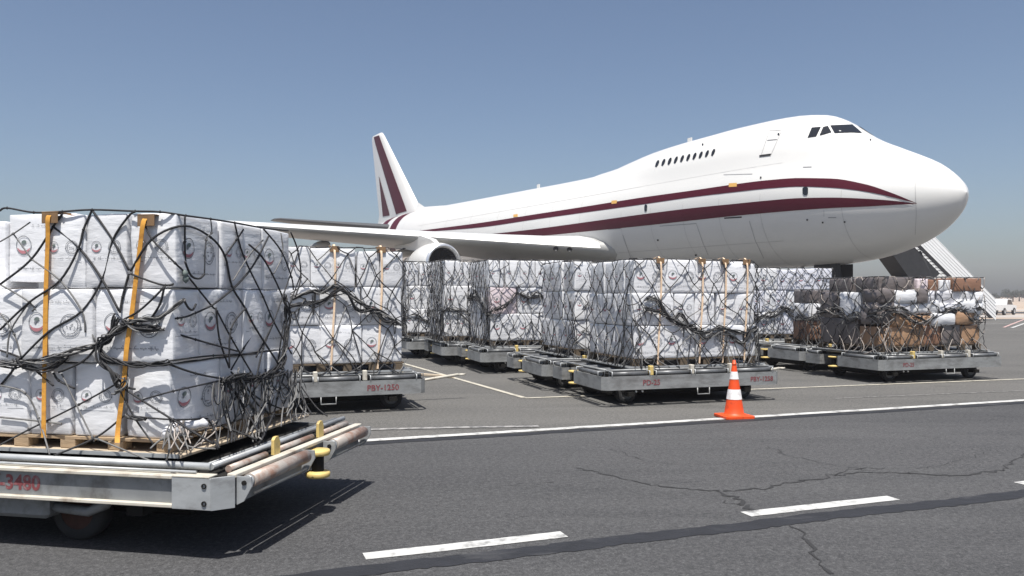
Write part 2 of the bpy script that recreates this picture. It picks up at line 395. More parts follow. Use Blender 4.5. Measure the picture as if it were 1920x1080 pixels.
def seal(cx,cy,r,rg):
    "round seal: two fine rings, a dotted legend, small figures, two side dots"
    o=[(q,0) for q in ring(r*.93,r,cx,cy,28)]+[(q,0) for q in ring(r*.68,r*.75,cx,cy,26,gap=9)]
    for k in range(20):
        a=2*math.pi*k/20
        if 3<=k<=7 or rg.random()<.75: o+=[(q,0) for q in blob(cx+.84*r*math.cos(a),cy+.84*r*math.sin(a),r*.05,r*.035,5,a)]
    for k in range(8): o+=[(q,0) for q in blob(cx+rg.uniform(-.42,.42)*r,cy+rg.uniform(-.48,.48)*r,r*rg.uniform(.05,.12),r*rg.uniform(.04,.07),6,rg.uniform(0,3))]
    for sg in (-1,1): o+=[(q,0) for q in blob(cx+sg*r*.98,cy-r*.2,r*.11,r*.11,8)]
    return o
def crescent(cx,cy,r,rg):
    "oval badge with a dark head above and a red crescent below"
    o=[(q,0) for q in ring(r*.92,r,cx,cy,26)]
    for k in range(11):
        u=R(200+140*k/11); v=R(200+140*(k+1)/11); tw=lambda a:.08+.24*max(0,math.sin((a-R(200))/R(140)*math.pi))
        o.append(([(cx+r*.88*math.cos(u),cy+r*.88*math.sin(u)),(cx+r*.88*math.cos(v),cy+r*.88*math.sin(v)),(cx+r*(.88-tw(v))*math.cos(v),cy+r*(.88-tw(v))*math.sin(v)),(cx+r*(.88-tw(u))*math.cos(u),cy+r*(.88-tw(u))*math.sin(u))][::-1],1))
    o+=[(q,2) for q in blob(cx+.05*r,cy+.3*r,r*.34,r*.22,9,.3)]+[(q,0) for q in blob(cx-.12*r,cy+.02*r,r*.2,r*.13,7,.8)]
    return o
def script_line(cx,cy,wd,h,rg):
    "a line of joined right-to-left script: strokes, teeth and dots"
    o=[]; x=cx-wd/2
    while x<cx+wd/2:
        L=rg.uniform(.02,.06); o.append(([(x,cy),(x+L,cy),(x+L,cy+h*.2),(x,cy+h*.2)],0))
        for k in range(int(L/.012)):
            if rg.random()<.6: t=rg.choice((.5,.7,1.)); o.append(([(x+k*.012,cy),(x+k*.012+.004,cy),(x+k*.012+.004,cy+h*t),(x+k*.012,cy+h*t)],0))
        if rg.random()<.7: o+=[(q,0) for q in blob(x+L*.5,cy+rg.choice((-.35,1.1))*h,.004,.004,5)]
        x+=L+rg.uniform(.004,.012)
    return o
NV=3
def carton_proto(dim,var,matn,prints=True,soft=False,split=False):
    key=(tuple(round(d,3) for d in dim),var,matn,prints,soft,split)
    if key in Carton.cache: return Carton.cache[key]
    c=Carton(dim,var*7+int(dim[0]*100)*.37+(3 if soft else 0),*((.03,.026,.035) if soft else (.007+.005*(var%3),.006+.003*(var%2),.011)))
    me=c.mesh(matn); pm=None
    if prints:
        rg=random.Random(var*13+int(dim[0]*1000)); pm=[]; al=MB()
        for face in ('fr' if split else 'flr'):
            wd=(dim[0] if face=='f' else dim[1])
            if wd>.46: g=[('badge_print',crescent(-.148,.02,.072,rg)),('seal_print',seal(.125,0,.082,rg)),('lettering',script_line(0,-.155,.40,.018,rg)),('lettering',script_line(.02,.16,.2,.012,rg))]
            else: g=[('badge_print',crescent(-.075,.03,.041,rg)),('seal_print',seal(.07,.03,.047,rg)),('lettering',script_line(0,-.05,.2,.010,rg)+[([(-.14,-.075),(.14,-.075),(.14,-.072),(-.14,-.072)],0)])]
            for nm,ps in g:
                mb=MB() if split else al
                for poly,mi in ps: mb.add([c.face_pt(face,x,y) for x,y in poly],[tuple(range(len(poly)))],mi)
                if split: pm.append((nm,mb.mesh(nm,['ink','ink_red','ink_green'])))
        if not split: pm=[('print',al.mesh('print',['ink','ink_red','ink_green']))]
    Carton.cache[key]=(me,pm); return me,pm
DS,DB=1.064,-.0174                 # size and base offset of the low dollies
def frame_low(o,th): return Matrix.Translation((o[0],o[1],DB))@Matrix.Rotation(th,4,'Z')@Matrix.Scale(DS,4)
def frame(o,th):
    "4x4 of a local frame with origin o (x,y) turned th about z"
    return Matrix.Translation((o[0],o[1],DZ))@Matrix.Rotation(th,4,'Z')
ORD=['first','second','third','fourth','fifth','sixth','seventh','eighth','ninth','tenth','eleventh','twelfth']
def put_carton(fr,x,y,z,dim,label,group,matn='carton',prints=True,soft=False,rot=0.,kind='carton',cat='carton',var=None,split=False):
    me,pm=carton_proto(dim,rnd.randrange(NV) if var is None else var,matn,prints,soft,split)
    o=link(kind,me); o.matrix_world=fr@Matrix.Translation((x+rnd.uniform(-.006,.006),y+rnd.uniform(-.016,.014),z))@Matrix.Rotation(rot+rnd.gauss(0,.02),4,'Z')
    tag(o,label,cat,group)
    for nm,p_ in (pm or ()):
        c=link(nm,p_,o)
        if nm=='print': c['kind']='stuff'
    return o
LAYER=['bottom','middle','top']
LW,SW=.575,.33      # long and short side of a carton
def stack_load(fr,x0,x1,y0,y1,z0,hts,desc,group,left=True,right=False,matn=('carton','carton_b'),patterns=('s','l','s'),skip=()):
    "fill front row, visible side and the top of a load with cartons; patterns: l long side to the front, s short end to the front"
    z=z0
    for r,h in enumerate(hts):
        pat=patterns[r%len(patterns)]; w0=LW if pat=='l' else SW; d0=SW if pat=='l' else LW
        n=max(1,round((x1-x0)/w0)); w=(x1-x0)/n; nd=max(1,round((y1-y0)/d0)); d=(y1-y0)/nd
        top=(r==len(hts)-1)
        for j in range(nd):
            for i in range(n):
                vis_side=(left and i==0) or (right and i==n-1)
                if not(j==0 or vis_side): continue
                if (r,i,j) in skip: continue
                ih=rnd.uniform(-.012,.012) if top else 0
                place=(f'{ORD[i]} from left in front' if j==0 else f'{ORD[j]} row back, {ORD[i]} from left')
                put_carton(fr,x0+w*(i+.5)+rnd.uniform(-.008,.008)+(rnd.uniform(-.02,.02) if r else 0),y0+d*(j+.5)+rnd.uniform(-.018,.01),z,(round(w-.012,3),round(d-.012,3),round(h-.006+(rnd.choice((-.03,0,.0,.015)) if top else 0),3)),
                    f'white film-wrapped carton, {LAYER[r]} layer, {place}, {desc}',group,rnd.choice(matn))
        z+=h
    return z

# ------------------------------------------------------------------ nets, straps, pallets
def jitter_path(pts,n,amp,sd):
    out=[]
    for a,b in zip(pts,pts[1:]):
        for i in range(n):
            t=i/n; q=Vector(a).lerp(Vector(b),t); e=math.sin(math.pi*t)
            out.append(q+noise.noise_vector(q*5+Vector((sd,sd*2,0)))*amp*e)
    out.append(Vector(pts[-1])); return out
def smooth_path(pts,n=5):
    pts=[Vector(p) for p in pts]
    if len(pts)<3: return [pts[0].lerp(pts[-1],i/n) for i in range(n+1)]
    out=[]
    for i in range(len(pts)-1):
        p0=pts[max(i-1,0)]; p1=pts[i]; p2=pts[i+1]; p3=pts[min(i+2,len(pts)-1)]
        for k in range(n):
            t=k/n; out.append(.5*((2*p1)+(p2-p0)*t+(2*p0-5*p1+4*p2-p3)*t*t+(3*p1-p0-3*p2+p3)*t**3))
    out.append(pts[-1]); return out
def bundle(mb,pts,ns,spread,r,rg,mats,n=5):
    base=smooth_path(pts,n)
    for k in range(ns):
        ph=rg.uniform(0,100); am=spread*rg.uniform(.3,1.1); tw=rg.uniform(.8,2.2); out=[]
        for i,p in enumerate(base):
            a=ph+tw*i*.35; out.append(p+Vector((math.cos(a)*am,math.sin(a*1.3)*am*.6,math.sin(a)*am))+noise.noise_vector(p*6+Vector((ph,0,0)))*spread*.9)
        mb.tube(out,r*rg.uniform(.7,1.15),5,rg.choice(mats))
def net_for(fr,x0,x1,y0,y1,z0,z1,zd,label,seed,gather=None,cell=(.36,.42),cords=(0,0,0,1),corner=8,gs=7,r=.0085,tail=True,sides=('l','f')):
    "net of knotted cords draped over left side, front (and right side) of a load, lashed to the dolly rails at height zd"
    rg=random.Random(seed); o=.045
    per=[]
    if 'l' in sides: per.append(((x0-o,y1),(x0-o,y0-o)))
    per.append(((x0-o,y0-o),(x1+o,y0-o)))
    if 'r' in sides: per.append(((x1+o,y0-o),(x1+o,y1)))
    segs=[]; U=0
    for a,b in per:
        L=(Vector(b)-Vector(a)).length; segs.append((U,U+L,Vector(a),Vector(b))); U+=L
    cx,cy=(x0+x1)/2,(y0+y1)/2
    def at(u,v):
        "v height; above the top edge the net runs inward over the top"
        u=max(0,min(U,u))
        for a,b,pa,pb in segs:
            if u<=b+1e-9: q=pa.lerp(pb,(u-a)/(b-a)); t=(pb-pa).normalized(); nn=Vector((t.y,-t.x)); break
        if v>z1: 
            q=q-nn*(v-z1); return fr@Vector((q.x,q.y,z1+.02))
        if v<z0: q=q+nn*(z0-v)*.55
        q=q+nn*(.02*math.sin(v*6+u*3)+.012*rg.uniform(-1,1))
        return fr@Vector((q.x,q.y,v))
    root=empty('cargo_net',fr.translation); mb=MB()
    a,b=cell; ni=int(U/(a/2))+1; nj=int((z1-zd+.35)/(b/2))+1
    G=gather or (lambda u:(z0+z1)/2); N={}
    for i in range(ni+1):
        for j in range(nj+1):
            if (i+j)%2: continue
            u=i*a/2; v=z1+.3-j*b/2
            u+=rg.gauss(0,.035); v+=rg.gauss(0,.03)
            g=G(u)
            if g is not None:
                d=v-g
                if -.55<d<.6: v=g+d*(.35+.65*abs(d)/.6); u+=noise.noise(Vector((u*2,v*2,seed)))*.12
            v=max(v,zd+rg.uniform(0,.04)); N[(i,j)]=(u,v)
    for (i,j),(u,v) in N.items():
        for di in (-1,1):
            k=(i+di,j+1)
            if k not in N: continue
            u2,v2=N[k]
            if v<=zd+.05 and v2<=zd+.05: continue
            if rg.random()<.04: continue
            pts=[]; mid=rg.gauss(0,.02); n=5
            for q in range(n+1):
                t=q/n; e=math.sin(math.pi*t); pts.append(at(lerp(u,u2,t)+mid*e,lerp(v,v2,t)-.012*e))
            mb.tube(pts,r*rg.uniform(.85,1.1),5,rg.choice(cords))
        if z0<v<z1: q=at(u,v); mb.lathe([(0.001,-r*1.6),(r*1.8,0),(.001,r*1.6)],5,0,Matrix.Translation(q))
    mb.build('diamond_mesh',['cord','cord_grey','cord_tan'],root)
    gb=MB()
    if gs:
        for rep in range(2):
            pts=[]; u=rg.uniform(0,.2)
            while u<U:
                g=G(u)
                if g is None:
                    if len(pts)>2: bundle(gb,pts,gs,.03,r,rg,cords,4)
                    pts=[]
                else: pts.append(at(u,g+rg.gauss(0,.05)-.05*rep))
                u+=rg.uniform(.14,.26)
            if len(pts)>2: bundle(gb,pts,gs,.03,r,rg,cords,4)
        for k in range(int(U*3)):                       # loops and slack ends hanging from the gathered run
            u=rg.uniform(0,U); g=G(u)
            if g is None: continue
            L=rg.uniform(.12,.36); s=rg.uniform(-.18,.18)
            gb.tube(smooth_path([at(u,g),at(u+s*.4,g-L*.7),at(u+s,g-L),at(u+s*1.5,g-L*.6),at(u+s*1.7,g-.02)],4),r*.9,5,rg.choice(cords))
    for a_,b_,pa,pb in segs[1:]:
        for k in range(corner):                           # slack drawn together down the corner
            u=a_+rg.gauss(-.05,.12); c_=[q for q in N.values() if abs(q[0]-a_)<.35 and z0+.2<q[1]<z1-.15]
            if not c_: continue
            un,top=rg.choice(c_)
            gb.tube(smooth_path([at(un,top),at(u+rg.gauss(0,.08),lerp(top,zd,.35)),at(u+rg.gauss(0,.1),lerp(top,zd,.7)),at(u+rg.gauss(0,.12),zd+.03)],4),r*rg.uniform(.7,1.1),5,rg.choice(cords))
    u=0.1
    while tail and u<U:
        c_=[q for q in N.values() if abs(q[0]-u)<.3 and z0+.04<q[1]<z0+.5]
        un,vn=rg.choice(c_) if c_ else (u,z0+.2)
        gb.tube(smooth_path([at(un,vn),at(u+rg.gauss(0,.05),z0-.02),at(u+rg.gauss(0,.08),zd+.02)],4),r,5,rg.choice(cords)); u+=rg.uniform(.1,.3)
    gb.build('gathered_rope',['cord','cord_grey','cord_tan'],root)['kind']='stuff'
    return tag(root,label,'cargo net','nets over the palletised loads')
def strap(fr,pts,wd,label,matn='orange',prot=True,axis='x'):
    "flat webbing along pts (local), wd wide, with a brown protector at the top edge"
    root=empty('lashing_strap',fr@Vector(pts[0])); mb=MB()
    q=smooth_path(pts,4); ex=Vector((wd/2,0,0)) if axis=='x' else Vector((0,wd/2,0)); nn=Vector((0,-1,0)) if axis=='x' else Vector((-1,0,0))
    tw=[math.sin(i*.55)*.35 for i in range(len(q))]
    rows=[[fr@(p-ex+nn*.004*t),fr@(p+ex-nn*.004*t)] for p,t in zip(q,tw)]
    mb.grid(rows,0); mb.grid([[a-(fr.to_3x3()@nn)*.003*-1,b-(fr.to_3x3()@nn)*.003*-1] for a,b in rows],0,flip=True)
    wb=mb.build('webbing',matn,root)
    if prot:
        pb=MB(); t=Vector(pts[1]) if len(pts)>3 else Vector(pts[0])
        t=max((Vector(p) for p in pts),key=lambda p:p.z-.3*p.y)
        pb.box((t.x-.065,t.y-.012,t.z-.07),(t.x+.065,t.y-.004,t.z+.004),0,fr,.003); pb.box((t.x-.065,t.y-.012,t.z+.0045),(t.x+.065,t.y+.12,t.z+.012),0,fr,.002)
        pb.build('edge_protector','protector',root)
    for o in root.children: o.matrix_parent_inverse=Matrix.Translation(-root.location)
    return tag(root,label,'strap','orange lashing straps')
def fix_inv(root):
    for o in root.children: o.matrix_parent_inverse=root.matrix_basis.inverted()
def pallet(fr,x0,x1,y0,y1,z0,label,seed,h=.15,wd='wood_dark'):
    rg=random.Random(seed); root=empty('cargo_pallet',(0,0,0)); root.matrix_world=fr@Matrix.Translation((x0,y0,z0)); W=x1-x0; D=y1-y0
    MB().box((-.12,-.08,0),(W+.12,D+.08,.02),0,None,.003).build('base_sheet','plywood' if wd=='wood' else 'galv_dark',root)
    MB().box((-.11,-.095,.004),(W+.11,-.0815,.03),0).build('edge_rail','galv',root)
    n=int(W/.45)+1
    for yy in (0.0,D/2,D-.1):
        for i in range(n+1):
            x=i*(W-.12)/n; MB().box((x,yy,.021),(x+.12,yy+.1,h-.042),0,None,.004).build('block',wd,root)
    k=0; y=0
    while y<D-.08:
        MB().box((-.02+rg.uniform(-.01,.01),y,h-.041),(W+.02+rg.uniform(-.01,.01),y+.095,h-.0185),0,None,.003).build('plank',wd,root); y+=.135 if y>.2 else .12
    return tag(root,label,'pallet','pallets under the loads')

# ------------------------------------------------------------------ pallet dollies
def wheel(parent,x,y,r=.165,wd=.11,rim='rim',z=None):
    o=empty('wheel'); o.parent=parent; o.location=(x,y,r if z is None else z); o.rotation_euler=(R(90),0,0)
    MB().lathe([(r*.62,-wd/2),(r*.9,-wd/2),(r,-wd*.35),(r,wd*.35),(r*.9,wd/2),(r*.62,wd/2)],20).build('tyre','rubber',o)
    b=MB().lathe([(.001,-wd*.28),(r*.2,-wd*.28),(r*.24,-wd*.42),(r*.5,-wd*.3),(r*.62,-wd*.48)],16,0); b.lathe([(r*.62,wd*.48),(r*.5,wd*.3),(r*.24,wd*.42),(.001,wd*.42)],16,0)
    b.build('rim',rim,o); return o
DW,DL=2.95,2.12
def roller_on(root,p0,p1,z,r=.034,m='roller'):
    a=Vector((*p0,z)); b=Vector((*p1,z)); t=(b-a).normalized()
    MB().tube([a,b],r,12,0).build('roller',m,root)
    nrm=Vector((t.y,-t.x,0))
    for q in (a-t*.018,b+t*.018):
        mb=MB(); mb.tube([q-nrm*.05+Vector((0,0,-.045)),q-nrm*.05+Vector((0,0,.035)),q+nrm*.05+Vector((0,0,.035)),q+nrm*.05+Vector((0,0,-.045))],.009,5)
        mb.build('roller_bracket','galv',root)
def d_dolly():
    root=empty('pallet_dolly'); zb,zt=.265,.462; th=.012
    ch=.07
    # outer plates
    MB().prism([(ch,0),(DW-ch,0),(DW-ch,th),(ch,th)],zb,zt).build('front_plate','galv_mid',root)
    MB().prism([(ch,DL-th),(DW-ch,DL-th),(DW-ch,DL),(ch,DL)],zb,zt).build('rear_plate','galv_mid',root)
    for cx,sx in ((0,1),(DW,-1)):
        f=lambda x,y:(cx+sx*x,y)
        def pl(pts,name='side_plate'):
            pts=[f(*p) for p in pts]; pts=pts if sx>0 else pts[::-1]
            MB().prism(pts,zb,zt-.003).build(name,'galv_mid',root)
        pl([(0,ch),(ch,0),(ch+.004,th),(th,ch+.004)],'corner_plate'); pl([(0,DL-ch),(th,DL-ch-.004),(ch+.004,DL-th),(ch,DL)],'corner_plate')
        pl([(0,ch+.003),(th,ch+.003),(th,1.12),(0,1.12)]); pl([(0,1.62),(th,1.62),(th,DL-ch-.003),(0,DL-ch-.003)])
        pl([(.014,1.108),(.26,1.108),(.26,1.12),(.014,1.12)],'recess_plate'); pl([(.014,1.62),(.26,1.62),(.26,1.632),(.014,1.632)],'recess_plate'); pl([(.262,1.108),(.274,1.108),(.274,1.632),(.262,1.632)],'recess_plate')
        sp=empty('guide_spool'); sp.parent=root; sp.location=(*f(.12,1.37),0)
        MB().lathe([(.001,.225),(.1,.225),(.105,.235),(.105,.25),(.05,.262)],14).build('flange','yellow',sp)
        MB().lathe([(.048,.255),(.048,.405)],12).build('core','under',sp)
        MB().lathe([(.05,.40),(.105,.41),(.105,.425),(.1,.435),(.001,.435)],14).build('flange','yellow',sp)
        roller_on(root,f(.05,.2),f(.05,.98),.492); roller_on(root,f(.05,1.7),f(.05,2.0),.492)
    # rollers and brackets along the front and rear
    for yy in (.055,DL-.055):
        for a,b in ((.16,.72),(.86,1.4),(1.5,2.02),(2.2,2.8)): roller_on(root,(a,yy),(b,yy),.492)
    for x in (.42+.36,1.45,2.11):
        MB().box((x-.03,.02,.463),(x+.03,.10,.60),0,None,.008).build('stop_post','yellow' if x<1 else 'cream',root)
    for yy,nm in ((.15,'front_rail'),(DL-.15,'rear_rail')):
        MB().tube([(.1,yy,.535),(DW-.1,yy,.535)],.018,8).build(nm,'galv_mid',root)
    for x in (.13,DW-.13): MB().tube([(x,.17,.535),(x,DL-.17,.535)],.018,8).build('side_rail','galv_mid',root)
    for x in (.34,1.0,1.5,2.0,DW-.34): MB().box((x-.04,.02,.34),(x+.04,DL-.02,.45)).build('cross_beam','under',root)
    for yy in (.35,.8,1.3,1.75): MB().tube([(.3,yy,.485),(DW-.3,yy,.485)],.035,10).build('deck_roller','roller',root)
    MB().box((.3,.4,.14),(DW-.25,DL-.4,.335),0,None,.03).build('chassis','under',root)  # block added to close the gap so the underside reads as black shade
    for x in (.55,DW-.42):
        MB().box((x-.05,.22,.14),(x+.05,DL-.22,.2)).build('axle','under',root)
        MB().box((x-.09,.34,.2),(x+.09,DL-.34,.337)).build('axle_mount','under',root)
        for yy in (.42,DL-.42): wheel(root,x,yy,.165,.11,'rim_dark',.1815)
    for x in (1.62,):
        MB().tube([(x-.1,.006,.262),(x-.1,.0,.165),(x+.1,.0,.165),(x+.1,.006,.262)],.010,6).build('step_handle','galv_mid',root)
    for x in (.52,.62): MB().lathe([(.001,-.012),(.014,-.012),(.014,0)],8,0,Matrix.Translation((x,0,.24))@Matrix.Rotation(R(90),4,'X')).build('light_reflector','rim',root)
    tb=MB(); tb.tube([(DW-.02,1.06,.3),(DW+.28,1.06,.34),(DW+.75,1.06,.40)],.022,8); tb.tube([(DW+.75,1.06,.40),(DW+.8,1.02,.4),(DW+.86,1.06,.4),(DW+.8,1.1,.4),(DW+.75,1.06,.40)],.014,6)
    tb.build('tow_bar','cream',root)
    return root
def place_dolly(o,org,th,label,texts=()):
    o.location=(org[0],org[1],DB); o.rotation_euler=(0,0,th); o.scale=(DS,DS,DS); tag(o,label,'dolly','pallet dollies parked on the apron')
    for txt,x,z,s in texts:
        link('lettering',text_mesh(txt,s,bold=.002),o,Matrix.Translation((x,-.004,z))@Matrix.Rotation(R(90),4,'X'))
    return frame_low(org,th)
dproto=d_dolly()
TH=R(17.5)
def on(px,py): q=P(px,py,.265); return (q.x,q.y)
pb_=on(798.8,736.6); tB=R(19); oB=(pb_[0]-DS*DW*math.cos(tB),pb_[1]-DS*DW*math.sin(tB))
oD1=on(1131,733); oD2=on(1018,706)
oC1=on(902,679.5); oC2=on(829,666.8); oC3=(oC2[0]*2-oC1[0]-.12,oC2[1]*2-oC1[1]+.2)
oE1=on(1652,695.5); oE2=(oE1[0]-.66,oE1[1]+2.43); oE3=(oE2[0]-.64,oE2[1]+2.45)
cps=[copy_tree(dproto) for _ in range(8)]
fD1=place_dolly(dproto,oD1,TH,'galvanised pallet dolly right behind the orange cone, front edge lettered',(('PD-25',.62,.325,.11),('PBY-1258',2.42,.325,.10)))
fB=place_dolly(cps[0],oB,tB,'galvanised pallet dolly between the nearest dolly and the long row',(('PBY-1250',2.13,.325,.11),))
fC1=place_dolly(cps[1],oC1,TH,'front pallet dolly of the row left of the cone, close to the bay line',(('PD-2',1.05,.325,.1),))
fC2=place_dolly(cps[2],oC2,TH,'middle pallet dolly of the row of three left of centre')
fC3=place_dolly(cps[3],oC3,TH,'rearmost pallet dolly of the row of three, below the engine')
fD2=place_dolly(cps[4],oD2,TH,'pallet dolly directly behind the dolly at the orange cone')
fE1=place_dolly(cps[5],oE1,R(18.5),'pallet dolly under the mixed brown and white load, rightmost',(('PD-25',.5,.325,.1),))
fE2=place_dolly(cps[6],oE2,R(18.5),'pallet dolly under the dark low load behind the rightmost dolly')
fE3=place_dolly(cps[7],oE3,R(18.5),'pallet dolly under the bluish white load, farthest back on the right')

# nearest dolly: another, older build with bumper rollers
TA=R(-11.5); oA=P(412,958,.265+DZ)[:2]; fA=frame(oA,TA); AW=3.3; AL=2.22
A=empty('pallet_dolly',(oA[0],oA[1],DZ),TA); tag(A,'nearest pallet dolly with worn bumper rollers, red 3480 stencil on its front beam','dolly','pallet dollies parked on the apron')
MB().box((-AW,.035,.288),(-.335,.05,.446)).build('front_web','galv_dark',A)
MB().box((-AW,0,.264),(-.335,.075,.287),0,None,.004).build('bottom_flange','cream',A)
MB().box((-AW,.0,.447),(-.335,.09,.470),0,None,.004).build('top_flange','cream',A)
MB().box((-.334,-.004,.262),(-.06,.02,.463),0,None,.003).build('end_plate','galv',A)
MB().prism([(-.0595,-.003),(.045,.10),(.03,.113),(-.072,.02)],.262,.463).build('corner_plate','galv',A)
MB().box((-.334,-.006,.464),(-.07,.09,.474),0,None,.002).build('plate_cap','cream',A)
for x,z in ((-.105,.415),(-.105,.305)):
    MB().lathe([(.017,0),(.017,.008),(.011,.008),(.010,-.001),(.001,-.001)],12,0,Matrix.Translation((x,-.004,z))@Matrix.Rotation(R(90),4,'X')).build('bolt','under',A)
link('lettering',text_mesh('PBY-3480',.135,bold=.004),A,Matrix.Translation((-1.87,.033,.322))@Matrix.Rotation(R(90),4,'X'))
for y0,y1 in ((.12,1.04),(1.40,2.16)):
    br=empty('bumper_roller'); br.parent=A
    MB().tube([(.10,y0+.06,.418),(.10,y1-.06,.418)],.048,18,0).build('drum','roller_rust',br)
    MB().tube([(.10,y0+.035,.418),(.10,y0+.062,.418)],.040,14,0).build('collar','galv',br)
    for yy in (y0,y1-.014):
        m=MB(); pr=[(.046,.455),(.145,.455),(.150,.395),(.095,.30),(.046,.275)]
        vs=[(x,yy,z) for x,z in pr]+[(x,yy+.014,z) for x,z in pr]; m.add(vs,[(0,1,2,3,4),(9,8,7,6,5)]+[(i,5+i,5+(i+1)%5,(i+1)%5) for i in range(5)]); m.build('bracket','galv',br)
        MB().tube([(.10,yy-.012,.418),(.10,yy+.026,.418)],.016,8).build('axle_bolt','under',br)
    MB().tube([(.12,y0+.09,.335),(.12,y1-.09,.335)],.007,6).build('guard_rod','cream',br)
MB().box((-.02,.115,.447),(.045,2.2,.472),0,None,.004).build('side_flange','cream',A)
MB().box((.0,.12,.27),(.018,2.19,.446)).build('side_web','galv_dark',A)
MB().box((-AW,AL-.06,.27),(.0,AL-.04,.47)).build('rear_web','galv_dark',A)
MB().box((-AW,.1,.27),(-AW+.02,AL-.07,.47)).build('far_side_web','galv_dark',A)
sp=empty('guide_spool'); sp.parent=A; sp.location=(.085,1.22,0); sp.scale=(.92,.92,1)
MB().lathe([(.001,.215),(.095,.215),(.102,.225),(.102,.245),(.095,.255),(.04,.262)],20).build('flange','yellow',sp)
MB().lathe([(.05,.258),(.05,.38)],14).build('core','under',sp)
MB().lathe([(.04,.376),(.095,.384),(.102,.394),(.102,.414),(.095,.424),(.001,.424)],20).build('flange','yellow',sp)
MB().box((-.105,-.07,.386),(-.0,.07,.42),0,None,.006).build('arm','yellow',sp)
MB().tube([(.03,.02,.25),(.03,.02,.39)],.012,6).build('spacer','galv',sp)
MB().tube([(-AW+.1,.115,.512),(-.13,.115,.512)],.024,12).build('front_pipe','galv',A)
MB().tube([(-AW+.1,.058,.486),(-.2,.058,.486)],.009,8).build('front_rod','galv',A)
MB().tube([(-.13,.115,.512),(-.13,2.2,.512)],.02,12).build('side_pipe','galv',A)
MB().tube([(-.205,.2,.505),(-.205,2.2,.505)],.013,10).build('side_rod','galv_dark',A)
for y0,y1 in ((.2,.68),(.84,1.42),(1.56,2.1)): MB().tube([(-.06,y0,.482),(-.06,y1,.482)],.024,12).build('edge_roller','roller_rust',A)
for yy in (.76,1.49):
    m=MB(); pr=[(yy-.045,.474),(yy+.045,.474),(yy+.045,.56),(yy+.02,.60),(yy-.02,.60),(yy-.045,.58)]
    vs=[(-.035,y,z) for y,z in pr]+[(-.012,y,z) for y,z in pr]; m.add(vs,[(0,1,2,3,4,5),(11,10,9,8,7,6)]+[(i,6+i,6+(i+1)%6,(i+1)%6) for i in range(6)][::1]); m.build('stop_plate','yellow',A)
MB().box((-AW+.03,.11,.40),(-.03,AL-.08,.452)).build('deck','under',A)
MB().box((-AW+.2,.55,.05),(-.55,AL-.35,.398),0,None,.03).build('chassis','under',A)  # added filler block, keeps the space beneath this dolly in dark shade
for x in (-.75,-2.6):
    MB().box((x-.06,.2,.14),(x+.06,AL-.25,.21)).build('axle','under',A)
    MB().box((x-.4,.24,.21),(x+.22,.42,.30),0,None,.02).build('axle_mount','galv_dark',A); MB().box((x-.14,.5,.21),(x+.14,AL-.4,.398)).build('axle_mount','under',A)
wheel(A,-1.26,.34,.21,.12,'rust',.21-DZ); wheel(A,-1.26,1.9,.21,.12,'rust',.21-DZ); wheel(A,-2.6,.22,.21,.12,'rust',.21-DZ); wheel(A,-2.6,1.9,.21,.12,'rust',.21-DZ)
MB().box((-1.95,.12,.10),(-1.36,.30,.262),0,None,.03).build('subframe','galv_dark',A)
MB().tube([(-1.4,.2,.17),(-1.1,.2,.15),(-.98,.22,.2),(-.95,.24,.262)],.035,8).build('spring_hanger','galv_dark',A)

# ------------------------------------------------------------------ nearest load
GA='cartons on the nearest load'
dA='nearest load'
pallet(fA,-2.95,-.56,.33,2.08,.523,'dusty wooden pallet on plywood sheet under the load nearest the camera',3,.125,'wood')
zA=[.632,1.15,1.665]; hA=.512
def ca(r,x0,x1,y0,y1,lab,m='carton',prints=True,rot=0.,z=None):
    put_carton(fA,(x0+x1)/2,(y0+y1)/2,zA[r] if z is None else z,(round(x1-x0,3),round(y1-y0,3),hA-.008),lab+' '+dA,GA,m,prints,rot=rot,split=True)
# top layer: short ends to the front, long side to the right
for k,(x0,x1) in enumerate(((-.88,-.555),(-1.21,-.89),(-1.545,-1.22))):
    ca(2,x0,x1,.325,.90,f'white carton, top layer, {ORD[k]} from right in front,','carton' if k!=1 else 'carton_b',rot=(.03,-.01,.02)[k])
ca(2,-2.14,-1.56,.62,.95,'greyish carton set back at the top left corner of front row,','carton_b',z=zA[2]+.05); ca(2,-2.74,-2.15,.60,.93,'carton in top layer beyond the set-back corner,')
for k,(y0,y1,x0,m) in enumerate(((.91,1.23,-1.12,'carton_b'),(1.24,1.56,-1.14,'carton'),(1.57,2.05,-.9,'carton'))):
    ca(2,x0,-.555-.012*k,y0,y1,f'white film-wrapped carton, top layer, {ORD[k+1]} back along right side,',m)
# middle layer: long sides to the front
for k,(x0,x1) in enumerate(((-1.135,-.55),(-1.725,-1.145),(-2.31,-1.735),(-2.9,-2.32))):
    ca(1,x0,x1,.315,.645,f'white film-wrapped carton, middle layer, {ORD[k]} from right in front,','carton' if k%2==0 else 'carton_b',rot=(.015,-.02,.01,0)[k])
for k,(y0,y1) in enumerate(((.655,1.22),(1.23,1.55),(1.56,2.06))):
    ca(1,-.95 if k==0 else -1.12,-.56+.02*(k==1),y0,y1,f'white film-wrapped carton, middle layer, {ORD[k+1]} back along right side,','carton_b' if k!=1 else 'carton')
# bottom layer
for k,(x0,x1) in enumerate(((-.915,-.575),(-1.33,-.995),(-1.68,-1.345),(-2.03,-1.69),(-2.38,-2.04),(-2.75,-2.39))):
    ca(0,x0,x1,.34,.915,f'white film-wrapped carton, bottom layer, {ORD[k]} from right in front,','carton' if k!=2 else 'carton_b',rot=(-.03,.02,0,.01,0,0)[k])
for k,(y0,y1) in enumerate(((.925,1.26),(1.27,1.6),(1.61,2.05))):
    ca(0,-1.13,-.57+.015*k,y0,y1,f'white film-wrapped carton, bottom layer, {ORD[k+1]} back along right side,','carton_b')
